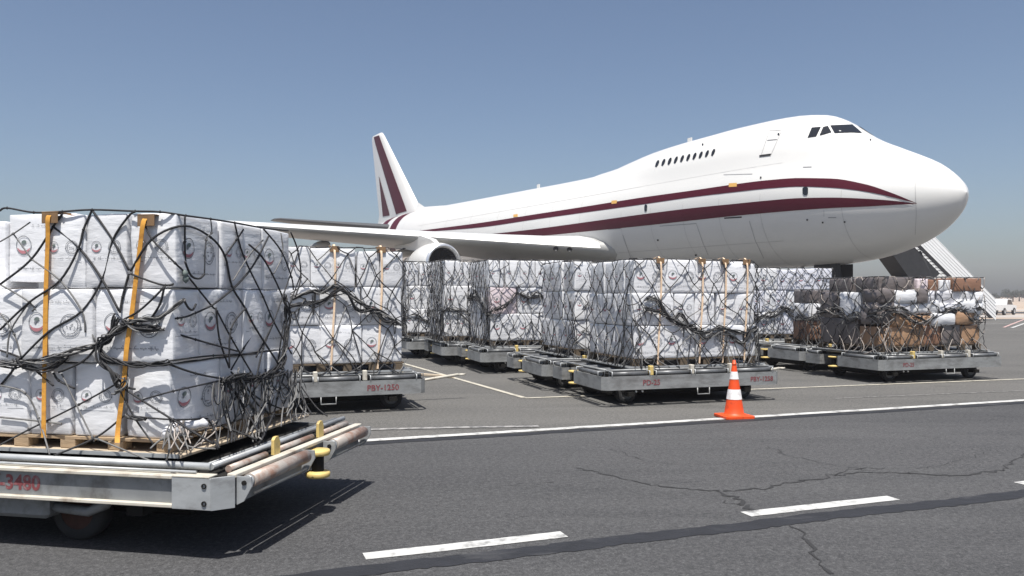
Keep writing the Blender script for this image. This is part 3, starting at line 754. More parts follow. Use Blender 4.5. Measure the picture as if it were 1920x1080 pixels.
# traced cords of the near net
def ray_on(px,py,off=.03,back=0.):
    d=Vector(((px-960)/F,1,-(py-Y0)/F)); inv=fA.inverted(); o=inv@Vector((0,0,H)); dd=inv.to_3x3()@d
    t=(.32-off-back*0-o.y)/dd.y; q=o+dd*t
    if q.x>-.55+off: t=(-.55+off-o.x)/dd.x; q=o+dd*t
    if q.z<.64:      # below the load the cords run out to the rails
        k=min(1,(.64-q.z)/.13)
        if q.x>-.56: t=(-.55+off+.33*k-o.x)/dd.x; q2=o+dd*t
        else: t=(.32-off-.16*k-o.y)/dd.y; q2=o+dd*t
        if q2.z>.45: q=q2
    return fA@q
Z1=lambda x,y:(x/3,370+y/3)
Z2=lambda x,y:(x/2.77,690+y/2.77)
N1=[[(0,745),(165,590),(340,465),(440,290),(470,180),(518,72)],[(0,490),(175,350),(300,165),(350,95)],[(518,72),(635,240),(725,410)],
 [(735,415),(855,235),(1035,160),(1185,225),(1265,330),(1305,500),(1380,625),(1440,740),(1575,950)],[(760,80),(720,110),(635,240),(580,450),(460,640),(275,755),(120,905)],
 [(300,165),(445,285),(570,455),(670,640)],[(805,130),(855,235),(985,370),(1045,430),(1190,610),(1220,640),(1300,790),(1440,1030)],[(735,430),(930,495),(1040,455)],[(725,430),(690,560),(675,650)],
 [(930,495),(870,560),(780,640),(690,690)],[(925,500),(900,600),(850,680)],[(1040,570),(900,680),(720,700)],[(1020,590),(930,660),(800,690)],[(1190,610),(1100,650),(1000,680),(690,700)],[(690,700),(900,740),(1100,800),(1335,865)],
 [(0,75),(40,60),(190,85),(350,80),(518,70),(760,78),(900,82),(1045,103),(1185,122),(1320,143),(1480,172),(1620,188)],[(1040,105),(1040,250),(1043,360)],
 [(1320,145),(1370,330),(1480,560),(1540,700),(1640,880)],[(1480,175),(1580,300),(1640,450),(1650,520)],[(1400,265),(1470,330),(1530,430),(1590,560),(1620,640)],[(1635,195),(1675,300),(1692,450),(1660,560)],
 [(1680,300),(1590,560),(1530,720),(1440,900)],[(1510,220),(1450,340),(1390,430),(1305,520),(1190,610)],[(1265,330),(1330,240),(1370,180)],[(1380,625),(1300,740),(1290,960)],[(1215,620),(1235,800),(1290,960)],[(1690,440),(1600,700),(1560,960)],
 [(940,935),(1100,990),(1260,1020),(1420,1030)],[(950,920),(1200,890),(1440,880)],[(1440,740),(1370,850),(1300,970)],[(1540,700),(1480,850),(1440,1030)],[(120,905),(60,990),(0,1060)],[(0,860),(120,905),(220,990),(300,1060)],
 [(560,820),(470,920),(330,985)],[(300,985),(330,1030),(420,1075)],[(640,990),(700,1060),(760,1079)],[(170,925),(90,960),(0,950)]]
N1g=[[(180,350),(340,470),(460,640),(480,760)],[(0,490),(165,590),(245,700),(300,800)],[(460,640),(540,820)],[(165,590),(60,750),(40,900)],[(0,650),(80,770),(120,905)],[(340,465),(260,560),(180,640)],[(1185,125),(1190,200),(1160,240),(1150,430)],[(0,250),(75,205),(170,140)],[(75,205),(180,350)],[(1580,200),(1590,320),(1540,430)],[(1310,470),(1400,330),(1480,240)],[(445,285),(340,470)]]
N2=[[(610,85),(740,170),(900,270),(1110,395)],[(1150,65),(900,120),(740,165)],[(600,85),(410,190),(150,320),(0,400)],[(660,235),(500,360),(280,455)],[(680,250),(900,268),(1080,262)],[(1150,60),(1250,170),(1340,330)],[(1250,30),(1330,180),(1420,240),(1500,230)],[(1080,265),(1120,330),(1130,400)],
 [(1300,20),(1220,160),(1150,250),(1100,330)],[(1420,240),(1370,350),(1340,400)],[(1560,90),(1640,200),(1700,250)],[(1530,90),(1600,210),(1620,240)],[(1150,300),(1230,330),(1330,370)],[(620,110),(700,260),(800,400)],[(1180,60),(1260,200),(1290,330)],[(1200,20),(1330,150),(1480,220)],[(1480,20),(1440,160),(1420,240),(1340,390)],[(1400,10),(1310,130),(1260,250),(1240,340)]]
N2g=[[(320,30),(480,360),(510,370),(800,490)],[(0,90),(130,130),(200,260),(258,450)],[(0,255),(200,275),(320,290)],[(1480,10),(1400,150),(1300,330)],[(1560,10),(1480,170),(1460,300)],[(1180,60),(1170,200),(1200,330)],[(1240,60),(1160,240),(1090,300)],[(1500,60),(1560,200),(1600,240)],[(1350,20),(1310,200),(1280,340)],[(1450,60),(1520,150),(1490,250)],[(870,330),(880,420),(860,490)],[(900,300),(960,400),(1120,420)],[(780,420),(840,370),(930,350),(1000,360)]]
netA=empty('cargo_net',(oA[0],oA[1],.6)); tag(netA,'wide black rope net with bunched cords over the load nearest the camera','cargo net','nets over the palletised loads')
rg=random.Random(5); mb=MB()
for lst,zf,mi,rr in ((N1,Z1,0,.0072),(N1g,Z1,1,.0055),(N2,Z2,0,.0066),(N2g,Z2,1,.0062)):
    for k,l in enumerate(lst):
        q=[ray_on(*zf(*p),off=.03+.018*math.sin(k*2.1+i)) for i,p in enumerate(l)]
        mb.tube(smooth_path(q,5),rr*rg.uniform(.9,1.12),6,mi)
        for j in q[1:-1]: mb.lathe([(.001,-.012),(.0135,0),(.001,.012)],6,mi,Matrix.Translation(j))
for pts in ([(1040,360),(1075,440),(1120,457),(1150,432)],[(1030,570),(1060,622),(1085,632),(1102,600)]): mb.tube(smooth_path([ray_on(*Z1(*p),off=.05) for p in pts],5),.008,6,0)
mb.build('diamond_mesh',['cord','cord_grey','cord_tan'],netA)
gb=MB(); mix=(0,0,0,1)
for pts,ns,spd in (([(-60,940),(120,925),(250,920),(430,860),(550,820),(640,760),(720,700)],9,.022),([(550,830),(600,900),(720,938),(850,940),(950,928)],8,.02),([(720,700),(800,690),(900,670),(1030,580)],5,.014),([(660,680),(620,780),(570,840)],8,.024),([(560,830),(580,930),(640,1000),(660,1060)],6,.022),([(690,700),(780,740),(900,735)],5,.02),([(100,910),(130,950),(250,960),(380,910)],5,.025),([(1240,1040),(1330,1020),(1440,1025),(1575,950),(1600,900)],6,.025),([(1600,560),(1620,700),(1590,900),(1575,960)],6,.03)):
    bundle(gb,[ray_on(*Z1(*p),off=.055) for p in pts],ns+2,spd,.0062,rg,mix)
for pts,ns,spd in (([(1150,60),(1290,40),(1380,40),(1480,20)],5,.03),([(600,130),(640,90),(650,60)],4,.02),([(660,245),(700,265),(760,265)],3,.012),([(1100,380),(1130,400),(1140,420)],3,.012),([(1240,20),(1280,120),(1320,250),(1340,370)],5,.035),([(1400,20),(1390,140),(1420,240)],5,.04),([(1540,20),(1520,140),(1500,230)],4,.03)):
    bundle(gb,[ray_on(*Z2(*p),off=.06) for p in pts],ns,spd,.006,rg,(0,0,0,1,1))
def bl(x): return interp([(1100,75),(1150,62),(1290,42),(1400,36),(1480,22),(1560,-5),(1640,-20)],x)
for k in range(34):                                   # slack cords drawn from the gathered run down to the rail, and hanging loops
    x=rg.uniform(1130,1610); y=bl(x)+rg.gauss(0,10); m_=rg.choice((0,0,0,1,1)); r_=rg.uniform(.0035,.006)
    if k%2:
        dx=rg.gauss(-15,40); yb=408-(x+dx-1130)*.33
        pts=[(x,y,.05),(x+dx*.4+rg.gauss(0,18),lerp(y,yb,.4),.08),(x+dx*.7+rg.gauss(0,14),lerp(y,yb,.75),.07),(x+dx,yb,.05)]
    else:
        w_=rg.uniform(15,60)*rg.choice((-1,1)); L=rg.uniform(70,230); x2=min(1620,max(1110,x+w_))
        pts=[(x,y,.05),(x+rg.gauss(0,8),y+L*.6,.08),((x+x2)/2,y+L,.09),(x2+rg.gauss(0,8),y+L*.55,.08),(x2,bl(x2),.05)]
    gb.tube(smooth_path([ray_on(*Z2(a_,b_),off=o_) for a_,b_,o_ in pts],6),r_,5,m_)
for k in range(12):
    x=rg.uniform(880,1120); y=268
    gb.tube(smooth_path([ray_on(*Z2(x,y)),ray_on(*Z2(x+rg.gauss(0,25),y+60),off=.06),ray_on(*Z2(x+rg.gauss(10,40),y+rg.uniform(110,160)),off=.05)],6),.005,5,rg.choice((1,2)))
gb.build('gathered_rope',['cord','cord_grey','cord_tan'],netA)['kind']='stuff'
hk=MB(); 
for px,py in ((1040,430),(1045,460)): hk.lathe([(.001,-.03),(.02,-.012),(.022,.012),(.001,.03)],8,0,Matrix.Translation(ray_on(*Z1(px,py),off=.05)))
hk.build('tension_hook','ink_green',netA)
fix_inv(netA)
def strapA(pix,wd,label):
    inv=fA.inverted(); pts=[inv@ray_on(*p,off=.04) for p in pix]; top=pts[0].copy(); top.y+=.25; top.z+=.004
    return strap(fA,[top]+pts,wd,label)
strapA([(95,400),(90,450),(86,560),(85,640),(83,720),(82,820)],.036,'orange ratchet strap on the nearest load, left of the two')
strapA([(275,405),(262,470),(246,600),(238,650),(232,720),(222,800),(220,830)],.036,'orange ratchet strap on the nearest load, next to its right corner')
# bunched film at the bottom corner
fb=MB()
c0=ray_on(305,815,off=.02); c1=ray_on(385,795,off=.05)
for k in range(5): fb.tube(smooth_path([c0+Vector((rg.gauss(0,.02),rg.gauss(0,.02),rg.gauss(0,.015))),c0.lerp(c1,.5)+Vector((0,-.02,.03*rg.random())),c1+Vector((rg.gauss(0,.03),0,rg.gauss(0,.02)))],6),[.012,.03,.038,.035,.04,.045,.04,.03,.038,.03,.022,.03,.014],8,0)
tag(fb.build('film_bunch','film'),'bunched clear wrapping film at the bottom corner of the nearest load','wrapping film')

# ------------------------------------------------------------------ the other loads
def load(fr,x0,x1,y0,y1,zt,desc,gname,seed,pats,mats=('carton','carton_b'),straps=(),skip=(),gather=None,cords=(0,0,0,1),net='',sm='orange_pale',right=False,**kw):
    pallet(fr,x0,x1,y0,y1,.555,f'wooden pallet under the {desc}',seed)
    z0=.69; h=(zt-z0)/3
    stack_load(fr,x0,x1,y0,y1,z0,[h]*3,desc,gname,True,right,mats,pats,skip)
    n=net_for(fr,x0,x1,y0,y1,z0,zt,.54,net,seed,gather,cords=cords,sides=('l','f','r') if right else ('l','f'),**kw); fix_inv(n)
    for k,(x,lab) in enumerate(straps):
        strap(fr,[(x,y0+.25,zt+.022),(x,y0-.022,zt+.018),(x+.01,y0-.03,zt-.5),(x-.02,y0-.03,z0+.45),(x-.05,y0-.035,.6)],.027,lab,sm)
load(fB,.42,2.67,.24,1.95,2.27,'second load from left','cartons on the second load',11,('l','l','s'),
     straps=((1.72,'pale orange strap on the second load, left one'),(2.36,'pale orange strap on the second load, right one')),
     gather=lambda u:(1.42+.26*math.sin(u*2.3+.9) if u>1.2 else None),net='black net with a sagging gathered run on the load left of the engine',gs=9,r=.0085)
load(fD1,.58,2.67,.24,1.87,2.15,'load behind the cone','cartons on the load behind the cone',23,('l','s','l'),
     straps=((1.02,'pale orange strap on the load behind the cone, leftmost'),(1.72,'pale orange strap on the load behind the cone, second from left'),(2.12,'pale orange strap on the load behind the cone, third from left'),(2.5,'pale orange strap on the load behind the cone, rightmost')),
     gather=lambda u:(1.5-.42*min(1,max(0,(u-2.05)/.75)) if u>1.75 else None),net='black net with a bunched run over the load behind the cone',gs=8,r=.0078,right=True)
load(fD2,.66,2.7,.24,1.9,2.22,'second load behind cone','cartons on the load behind that',37,('s','s','s'),
     gather=lambda u:None,net='dark net over the load behind the cone load, mostly its shaded side',gs=0,r=.0075)
load(fC1,.26,2.6,.24,1.92,2.37,'front load, row of three','cartons on the front load of the row of three',41,('l','l','s'),mats=('carton','carton_b','carton'),
     gather=lambda u:1.5+.2*math.sin(u*3),skip=((1,0,0),),net='dense dark net on the front load of the row of three',gs=5,cell=(.24,.38),r=.0078)
load(fC2,.10,2.4,.24,1.92,2.45,'middle load, row of three','cartons on the middle load of the row of three',53,('s','l','s'),
     gather=lambda u:1.2+.15*math.sin(u*4),net='dense dark net on the middle load of the row of three',gs=3,cell=(.18,.40),r=.008)
load(fC3,.02,2.3,.24,1.95,2.5,'rear load, row of three','cartons on the rear load of the row of three',59,('s','l','s'),
     gather=lambda u:1.0+.15*math.sin(u*4),net='dense dark net on the rear load of the row of three below the engine',gs=3,cell=(.17,.42),r=.009)
load(fE3,.15,2.84,.24,1.9,2.31,'bluish load at right','cartons on the bluish load',61,('l','s','l'),mats=('carton_blue','carton'),
     gather=lambda u:1.25+.08*math.sin(u*5),net='close black net over the bluish white load under the fuselage belly',gs=7,cell=(.26,.3),r=.0085)
put_carton(fC1,.55,.41,.69+.56,(.57,.33,.55),'pinkish carton, middle layer, first from left in front, front load of three','cartons on the front load of the row of three','carton_pink',True)
# dark low load
pallet(fE2,.35,2.5,.24,1.0,.555,'wooden pallet under the dark low load',71); dE='on the dark low load'
for j in range(3):
    put_carton(fE2,.62+.55*j,.42,.69,(.54,.56,.40),f'brown carton, bottom layer, {ORD[j]} from left {dE}','cartons on the dark low load','carton_brown',False)
    put_carton(fE2,.62+.55*j,.42,1.09,(.54,.54,.38),f'grey wrapped carton, middle layer, {ORD[j]} from left {dE}','cartons on the dark low load','carton_b',False,soft=True)
    put_carton(fE2,.62+.55*j,.42,1.47,(.53,.52,.27),f'dark carton, top layer, {ORD[j]} from left {dE}','cartons on the dark low load','carton_dark',False)
fix_inv(net_for(fE2,.35,2.27,.16,.72,.69,1.74,.54,'dark tangled net over the dark low load',72,lambda u:1.25,gs=5,r=.008))
# mixed brown and white load
pallet(fE1,.2,2.64,.24,1.9,.555,'wooden pallet under the mixed brown and white load',81); dM='on the mixed load at right'; GM='packages on the mixed load'
x=.2
for i,(wd,m,t) in enumerate(((.5,'carton_tan','tan'),(.55,'carton_tan','tan'),(.42,'carton_brown','brown'),(.45,'carton_dark','dark'),(.5,'carton_tan','tan'))):
    put_carton(fE1,x+wd/2,.5,.69,(wd-.015,.5,.36+.03*(i%2)),f'{t} carton in the bottom layer, {ORD[i]} from left {dM}',GM,m,False); x+=wd
for j in range(2): put_carton(fE1,.46,1.05+.54*j,.69,(.52,.52,.5),f'dark carton, bottom of shaded side, {ORD[j]} from front {dM}',GM,'carton_dark',False)
rs=random.Random(91)
for r,(zz,hh) in enumerate(((1.06,.24),(1.27,.24),(1.48,.25))):
    x=.2; i=0
    while x<2.5:
        wd=min(rs.choice((.26,.34,.42,.5)),2.66-x); m_='carton_dark' if (x<.4 or (r==2 and .8<x<1.2)) else ('carton_tan' if (r==0 and rs.random()<.5) else rs.choice(('sack','carton','carton_b')))
        put_carton(fE1,x+wd/2,.46+rs.uniform(-.05,.06),zz+rs.uniform(-.03,.02),(round(wd+.03,2),.46,hh+rs.choice((-.03,0,.03))),f'crumpled {"dark" if m_=="carton_dark" else "tan" if m_=="carton_tan" else "white"} sack, {("lowest","middle","highest")[r]} sack layer, {ORD[i]} from left {dM}',GM,m_,False,True,rot=rs.gauss(0,.12),kind='sack',cat='sack',var=rs.randrange(6)); x+=wd; i+=1
for j in range(2):
    put_carton(fE1,.46,1.05+.54*j,1.19,(.53,.53,.5),f'grey wrapped bundle on the shaded side, {ORD[j]} from front {dM}',GM,'carton_dark' if j else 'carton_b',False,True,kind='bundle',cat='bundle')
for (x0,x1,y,d,h,m,t) in ((.2,1.02,.55,.6,.255,'carton_dark','grey-brown'),(.2,.95,1.3,.6,.25,'carton_dark','dark brown rear'),(1.08,1.33,.45,.4,.23,'carton_pink','small pinkish white'),(1.36,1.62,.47,.4,.22,'carton_brown','small grey-brown'),(1.65,1.92,.47,.4,.21,'carton_b','small pale'),(1.95,2.62,.47,.5,.25,'carton_brown','long reddish brown')):
    put_carton(fE1,(x0+x1)/2,y,1.712,(x1-x0,d,h),f'{t} carton lying on top of the mixed load at right',GM,m,False)
fix_inv(net_for(fE1,.2,2.64,.24,1.9,.69,1.96,.54,'tangled grey and tan net over the mixed brown and white load',83,lambda u:1.3+.1*math.sin(u*4),gs=9,cords=(0,0,0,1,2),r=.0085,cell=(.27,.33)))

# ------------------------------------------------------------------ cargo aircraft (local x aft, y starboard, z up)
YAW=1.015; NX,NY=19.9,34.5; PZ=H-.3
PA=Matrix.Translation((NX,NY,PZ))@Matrix.Rotation(math.pi-YAW,4,'Z'); PI_=PA.inverted()
plane=empty('cargo_aircraft',(NX,NY,PZ),math.pi-YAW)
tag(plane,'white four-engine cargo jet with humped nose and maroon stripes parked behind the loads','airplane')
top=pchip([(.28,4.85),(.36,5.1),(.5,5.36),(.81,5.72),(1.53,6.31),(3.04,7.12),(4.4,7.82),(5.0,8.2),(5.82,8.82),(6.72,9.36),(7.66,9.64),(8.97,9.80),(10.7,9.86),(12.6,9.86),(14.6,9.80),(16.8,9.72),(19.1,9.58),(21.7,9.25),(23.3,8.98),(25.3,8.80),(27,8.78),(34.5,8.86),(43,8.95),(52.7,9.05),(60,8.95),(65,8.5),(68.4,7.75),(68.7,7.5)])
keel=pchip([(.28,4.85),(.36,4.55),(.5,4.2),(1.0,3.62),(1.73,3.08),(2.73,2.62),(4.06,2.23),(5.47,2.02),(7,1.9),(9,1.87),(20,1.85),(44,1.85),(50,2.3),(56,3.4),(62,4.9),(67,6.3),(68.4,6.9),(68.7,7.3)])
wid=pchip([(.28,.0),(.36,.28),(.5,.55),(1,1.08),(2,1.72),(3,2.15),(4.5,2.6),(6,2.88),(8,3.1),(10,3.21),(12,3.25),(48,3.25),(54,2.9),(60,2.15),(65,1.3),(68.4,.4),(68.7,.12)])
mtop=pchip([(.28,4.85),(.36,5.08),(.5,5.33),(.81,5.66),(1.53,6.18),(3.04,6.85),(4.67,7.4),(6,7.72),(8,8.12),(10,8.42),(12,8.6),(16,8.74),(25.3,8.8),(27,8.78),(34.5,8.86),(43,8.95),(52.7,9.05),(60,8.95),(65,8.5),(68.4,7.75),(68.7,7.5)])
zmid=pchip([(.28,4.85),(2,4.8),(10,5.1),(46,5.1),(56,6.0),(62,6.8),(68.7,7.4)])
def sec_r(s,phi):
    zc=zmid(s); a=max(wid(s),.01); mt=mtop(s); tp=top(s); c,sn=math.cos(phi),math.sin(phi)
    b=max((mt-zc) if sn>=0 else (zc-keel(s)),.01)
    r=1/math.sqrt((c/a)**2+(sn/b)**2)
    if sn>0 and tp-mt>.01:
        k=min(1,(tp-mt)/1.0); au=a*lerp(.45,.80,k); zu=mt-1.5*min(1,a/2.5); bu=tp-zu; d=zc-zu
        A_=(c/au)**2+(sn/bu)**2; B_=2*sn*d/bu**2; C_=(d/bu)**2-1; D_=B_*B_-4*A_*C_
        if D_>0:
            r2=(-B_+math.sqrt(D_))/(2*A_)
            if r2>0: r=(r**20+r2**20)**.05
    return r
def surf(s,z):
    "half width of the fuselage at station s, height z"
    lo,hi=-math.pi/2,math.pi/2; zc=zmid(s)
    for _ in range(34):
        m=(lo+hi)/2
        if zc+sec_r(s,m)*math.sin(m)<z: lo=m
        else: hi=m
    return sec_r(s,lo)*math.cos(lo)
PO=PI_@Vector((0,0,H)); PR=PI_.to_3x3()
def pix_t(px,py,t):
    d=PR@Vector(((px-960)/F,1,-(py-Y0)/F)); k=(t-PO.y)/d.y; q=PO+d*k; return q
def pix_fus(px,py):
    "photo pixel -> point on the starboard skin of the fuselage"
    d=PR@Vector(((px-960)/F,1,-(py-Y0)/F))
    k=(3.6-PO.y)/d.y; f=lambda k:(lambda q:q.y-surf(max(.3,q.x),q.z) if keel(max(.3,q.x))<q.z<top(max(.3,q.x)) else 1e3)(PO+d*k)
    step=.25; prev=k; 
    for i in range(80):
        if f(k)<0: break
        prev=k; k+=step
    lo,hi=prev,k
    for _ in range(24):
        m=(lo+hi)/2
        if f(m)<0: hi=m
        else: lo=m
    return PO+d*hi
def skin_n(q):
    e=.05; a=surf(q.x+e,q.z)-surf(q.x-e,q.z); b=surf(q.x,q.z+e)-surf(q.x,q.z-e)
    return Vector((-a/(2*e),1,-b/(2*e))).normalized()
def mir(v): return Vector((v[0],-v[1],v[2]))
st=[.28,.3,.33,.38,.45,.55,.7,.9,1.15,1.5,1.9,2.4,2.9,3.4,3.9,4.4,4.8,5.2,5.6,6,6.4,6.8,7.3,7.9,8.6,9.4]+[10.3+.9*i for i in range(20)]+[28+2*i for i in range(12)]+[52+1.2*i for i in range(13)]+[67.6,68.2,68.5,68.7]
NP=56; mb=MB(); rows=[]
for s in st:
    rows.append([Vector((s,sec_r(s,p)*math.cos(p),zmid(s)+sec_r(s,p)*math.sin(p))) for p in [-math.pi/2+2*math.pi*k/NP for k in range(NP)]])
for r in rows: r.append(r[0])
mb.grid(rows,0,True,True); fus=mb.build('fuselage','plane_white',plane)
def skin_strip(name,m,xs,ytop,ybot,off=.014,nsub=4,both=True,parent=plane):
    rows=[]
    for x in xs:
        a,b=ytop(x),ybot(x); row=[]
        for k in range(nsub+1):
            q=pix_fus(x,lerp(a,b,k/nsub)); row.append(q+skin_n(q)*off)
        rows.append(row)
    o=MB().grid(rows,0,True).build(name,m,parent)
    if both: MB().grid([[mir(v) for v in r] for r in rows],0,True,True).build(name,m,parent)
    return o
def skin_poly(name,m,pix,off=.02,both=False,parent=plane,sub=1):
    pts=[]
    for a,b in zip(pix,pix[1:]+pix[:1]):
        for k in range(sub): pts.append((lerp(a[0],b[0],k/sub),lerp(a[1],b[1],k/sub)))
    cx=sum(p[0] for p in pts)/len(pts); cy=sum(p[1] for p in pts)/len(pts)
    V=[]
    for p in pts+[(cx,cy)]: q=pix_fus(*p); V.append(q+skin_n(q)*off)
    n=len(pts); o=MB().add(V,[(n,(i+1)%n,i) for i in range(n)],0,True).build(name,m,parent)
    if both: MB().add([mir(v) for v in V],[(n,i,(i+1)%n) for i in range(n)],0,True).build(name,m,parent)
    return o
u1=pchip([(780,433.5),(900,418),(1000,402.5),(1100,387),(1200,371),(1300,357),(1375,346),(1440,338),(1500,334),(1560,335),(1620,345),(1670,361),(1719,381)])
u2=pchip([(780,436),(900,426.5),(1000,412),(1100,398),(1200,384),(1300,369.5),(1375,360.5),(1440,353.5),(1500,350),(1560,352),(1620,359),(1670,369),(1719,381.3)])
l1=pchip([(900,441),(1000,430),(1100,416.5),(1200,402.5),(1300,390),(1375,382.5),(1440,376),(1500,371.5),(1560,370.5),(1620,372.5),(1670,376),(1719,381.5)])
l2=pchip([(900,446),(1000,443),(1100,434),(1200,424),(1300,413),(1375,405),(1440,399),(1500,394),(1560,390),(1620,387.5),(1670,384.5),(1719,382)])
xsA=[782+(1719-782)*i/70 for i in range(71)]
skin_strip('upper_stripe','maroon',xsA,u1,u2)
skin_strip('lower_stripe','maroon',[905+(1719-905)*i/64 for i in range(65)],l1,l2)
# cockpit windows
Z8=lambda l:[(1400+x/5.4,200+y/5.4) for x,y in l]
for l in ([(618,316),(660,213),(752,205),(705,301)],[(738,292),(775,207),(822,196),(860,262)],[(846,191),(960,186),(1068,182),(1120,225),(1168,268),(1050,262),(892,268)]):
    skin_poly('cockpit_window','pane',Z8(l),.02,True,sub=4)
for i in range(10):
    cx=lerp(1232.5,1337.5,i/9); cy=lerp(307,286,i/9); hh=6.5
    skin_poly('cabin_window','pane',[(cx-4,cy+hh-1),(cx-2.5,cy-1),(cx+.5,cy-hh+.5),(cx+3.5,cy-hh),(cx+4,cy-hh+3),(cx+2,cy+2),(cx-1,cy+hh)],.02,True)
dr=skin_poly('door_window','pane',[(1505,353),(1508,350.5),(1513,350.5),(1515.5,353),(1515.3,363),(1513,366),(1508,366),(1505.3,363)],.02,True)
skin_poly('door_window','pane',[(1208.5,386),(1210,383.5),(1212.5,383.5),(1214,386),(1213.5,394),(1212,396.5),(1210,396.5),(1208.5,394)],.02,True)
def skin_line(pix,wpx,m='panel_line',name='panel_seam',off=.012,n=8):
    rows=[]
    pts=[]
    for a,b in zip(pix,pix[1:]):
        for k in range(n): pts.append(Vector((lerp(a[0],b[0],k/n),lerp(a[1],b[1],k/n))))
    pts.append(Vector(pix[-1]))
    for i,p in enumerate(pts):
        t=(pts[min(i+1,len(pts)-1)]-pts[max(i-1,0)]).normalized(); nn=Vector((-t.y,t.x))*wpx/2
        row=[]
        for s_ in (1,-1): q=pix_fus(*(p+nn*s_)); row.append(q+skin_n(q)*off)
        rows.append(row)
    return MB().grid(rows,0,True).build(name,m,plane)
door=Z8([(232,242),(356,240),(250,482),(150,486),(232,242)]); skin_line(door,.7,name='crew_door_outline')
skin_line(Z8([(210,340),(310,330)]),1.2,'ink_small','crew_door_outline',.016); skin_line(Z8([(132,501),(248,485)]),3.2,'black','door_sill',.03)
skin_poly('crew_door_window','pane',Z8([(312,282),(318,268),(330,268),(334,282),(326,292)]),.02)
for pix,wd,m in (([(1358,409),(1391,407)],2.4,'black'),([(1140,429.5),(1164,428)],2.2,'ink_small'),([(1357,327.5),(1411,326)],1.0,'panel_line'),([(1237,424),(1306,419)],1.4,'panel_line'),([(1168,440),(1178,470),(1184,486)],.7,'panel_line'),([(1306,420),(1318,455),(1328,478)],.7,'panel_line'),([(1405,414),(1416,450),(1432,484)],.8,'panel_line'),([(1718,318),(1716,350),(1718,400),(1716,440)],.6,'panel_line'),([(1545,394),(1545,406)],.7,'panel_line'),([(1506,313.5),(1522,313)],1.6,'ink_small'),([(1553,408),(1568,408)],1.4,'ink_small')):
    skin_line(pix,wd,m)
for x,y in ((1514,412),(1543,417),(1584,416),(1427,333),(1234,450),(1632,262.5),(1318,271),(1305,478)):
    skin_poly('sensor_port','black',[(x-1.5,y-1.5),(x+1.5,y-1.5),(x+1.5,y+1.5),(x-1.5,y+1.5)],.03)
for x,y,a,b in ((1374.5,347,7.5,4),(1152,379,5,3.5),(967,404.5,4,3)):
    skin_poly('exit_placard','amber',[(x-a,y-b+1),(x+a,y-b),(x+a,y+b-1),(x-a,y+b)],.025)
MB().prism([(16.9,-.03),(17.25,-.02),(17.25,.02),(16.9,.03)],9.65,10.05).build('blade_antenna','plane_white',plane)
MB().prism([(33.6,-.03),(33.95,-.02),(33.95,.02),(33.6,.03)],8.8,9.2).build('blade_antenna','plane_white',plane)
M['joint']=mat('skin_joint',(.52,.515,.50),.6)
def ring_joint(s_,a0,a1,wd=.022):
    rows=[]
    for k in (0,1):
        q=s_+wd*k; rows.append([Vector((q,(sec_r(q,p)+.008)*math.cos(p),zmid(q)+(sec_r(q,p)+.008)*math.sin(p))) for p in [lerp(a0,a1,j/24) for j in range(25)]])
    MB().grid(rows,0,True,True).build('skin_joint','joint',plane)
for s_ in (4.6,8.9,11.6,14.3,17.0,19.7,24.0,27.5,31.0,35.0,39.5,44.0,49.0,54.0): ring_joint(s_,R(-85),R(80) if s_>20 else R(8))
for z_ in (3.1,7.0):
    rows=[[],[]]
    for k in range(50):
        s_=lerp(8,50 if z_>4 else 21,k/49)
        for j in (0,1): q=Vector((s_,surf(s_,z_+.02*j),z_+.02*j)); rows[j].append(q+skin_n(q)*.008)
    MB().grid(rows,0,True,True).build('skin_joint','joint',plane)
# bands round the tail
def band(x0,x1):
    rows=[]
    s0,s1=pix_t(x1,415,2.0).x,pix_t(x0,415,2.0).x
    for k in range(6):
        s=lerp(s0,s1,k/5); rows.append([Vector((s,(sec_r(s,p)+.02)*math.cos(p),zmid(s)+(sec_r(s,p)+.02)*math.sin(p))) for p in [-math.pi/2+2*math.pi*j/40 for j in range(41)]])
    MB().grid(rows,0,True,True).build('tail_band','maroon',plane)
band(735,751); band(707.5,722)
# aerofoil lofts
def foil(n=12):
    up=[];lo=[]
    for i in range(n+1):
        x=(1-math.cos(math.pi*i/n))/2
        y=5*(.2969*math.sqrt(x)-.126*x-.3516*x*x+.2843*x**3-.1036*x**4); up.append((x,y*1.15)); lo.append((x,-y*.85))
    return up[::-1]+lo[1:]
FO=foil()
def loft(secs,axis='wing'):
    rows=[]
    for t,sl_,c,z,th in secs:
        rows.append([Vector((sl_+x*c,t,z+y*th)) if axis=='wing' else Vector((sl_+x*c,y*th,z)) for x,y in FO])
    return rows
W_=[(2.2,20.3,17.5,3.3,2.05),(3.3,21.7,16.0,3.42,1.85),(4.2,22.6,15.0,3.52,1.6),(8,25.9,12.4,3.9,1.25),(12,29.4,10.0,4.3,1.0),(16,32.9,8.6,4.7,.85),(20,36.3,7.2,5.1,.7),(25,40.6,5.6,5.6,.52),(29.3,44.3,4.2,6.05,.38),(29.8,45.2,3.2,6.1,.2)]
def close_tip(mb,row): mb.add(row,[tuple(range(len(row)))]); return mb
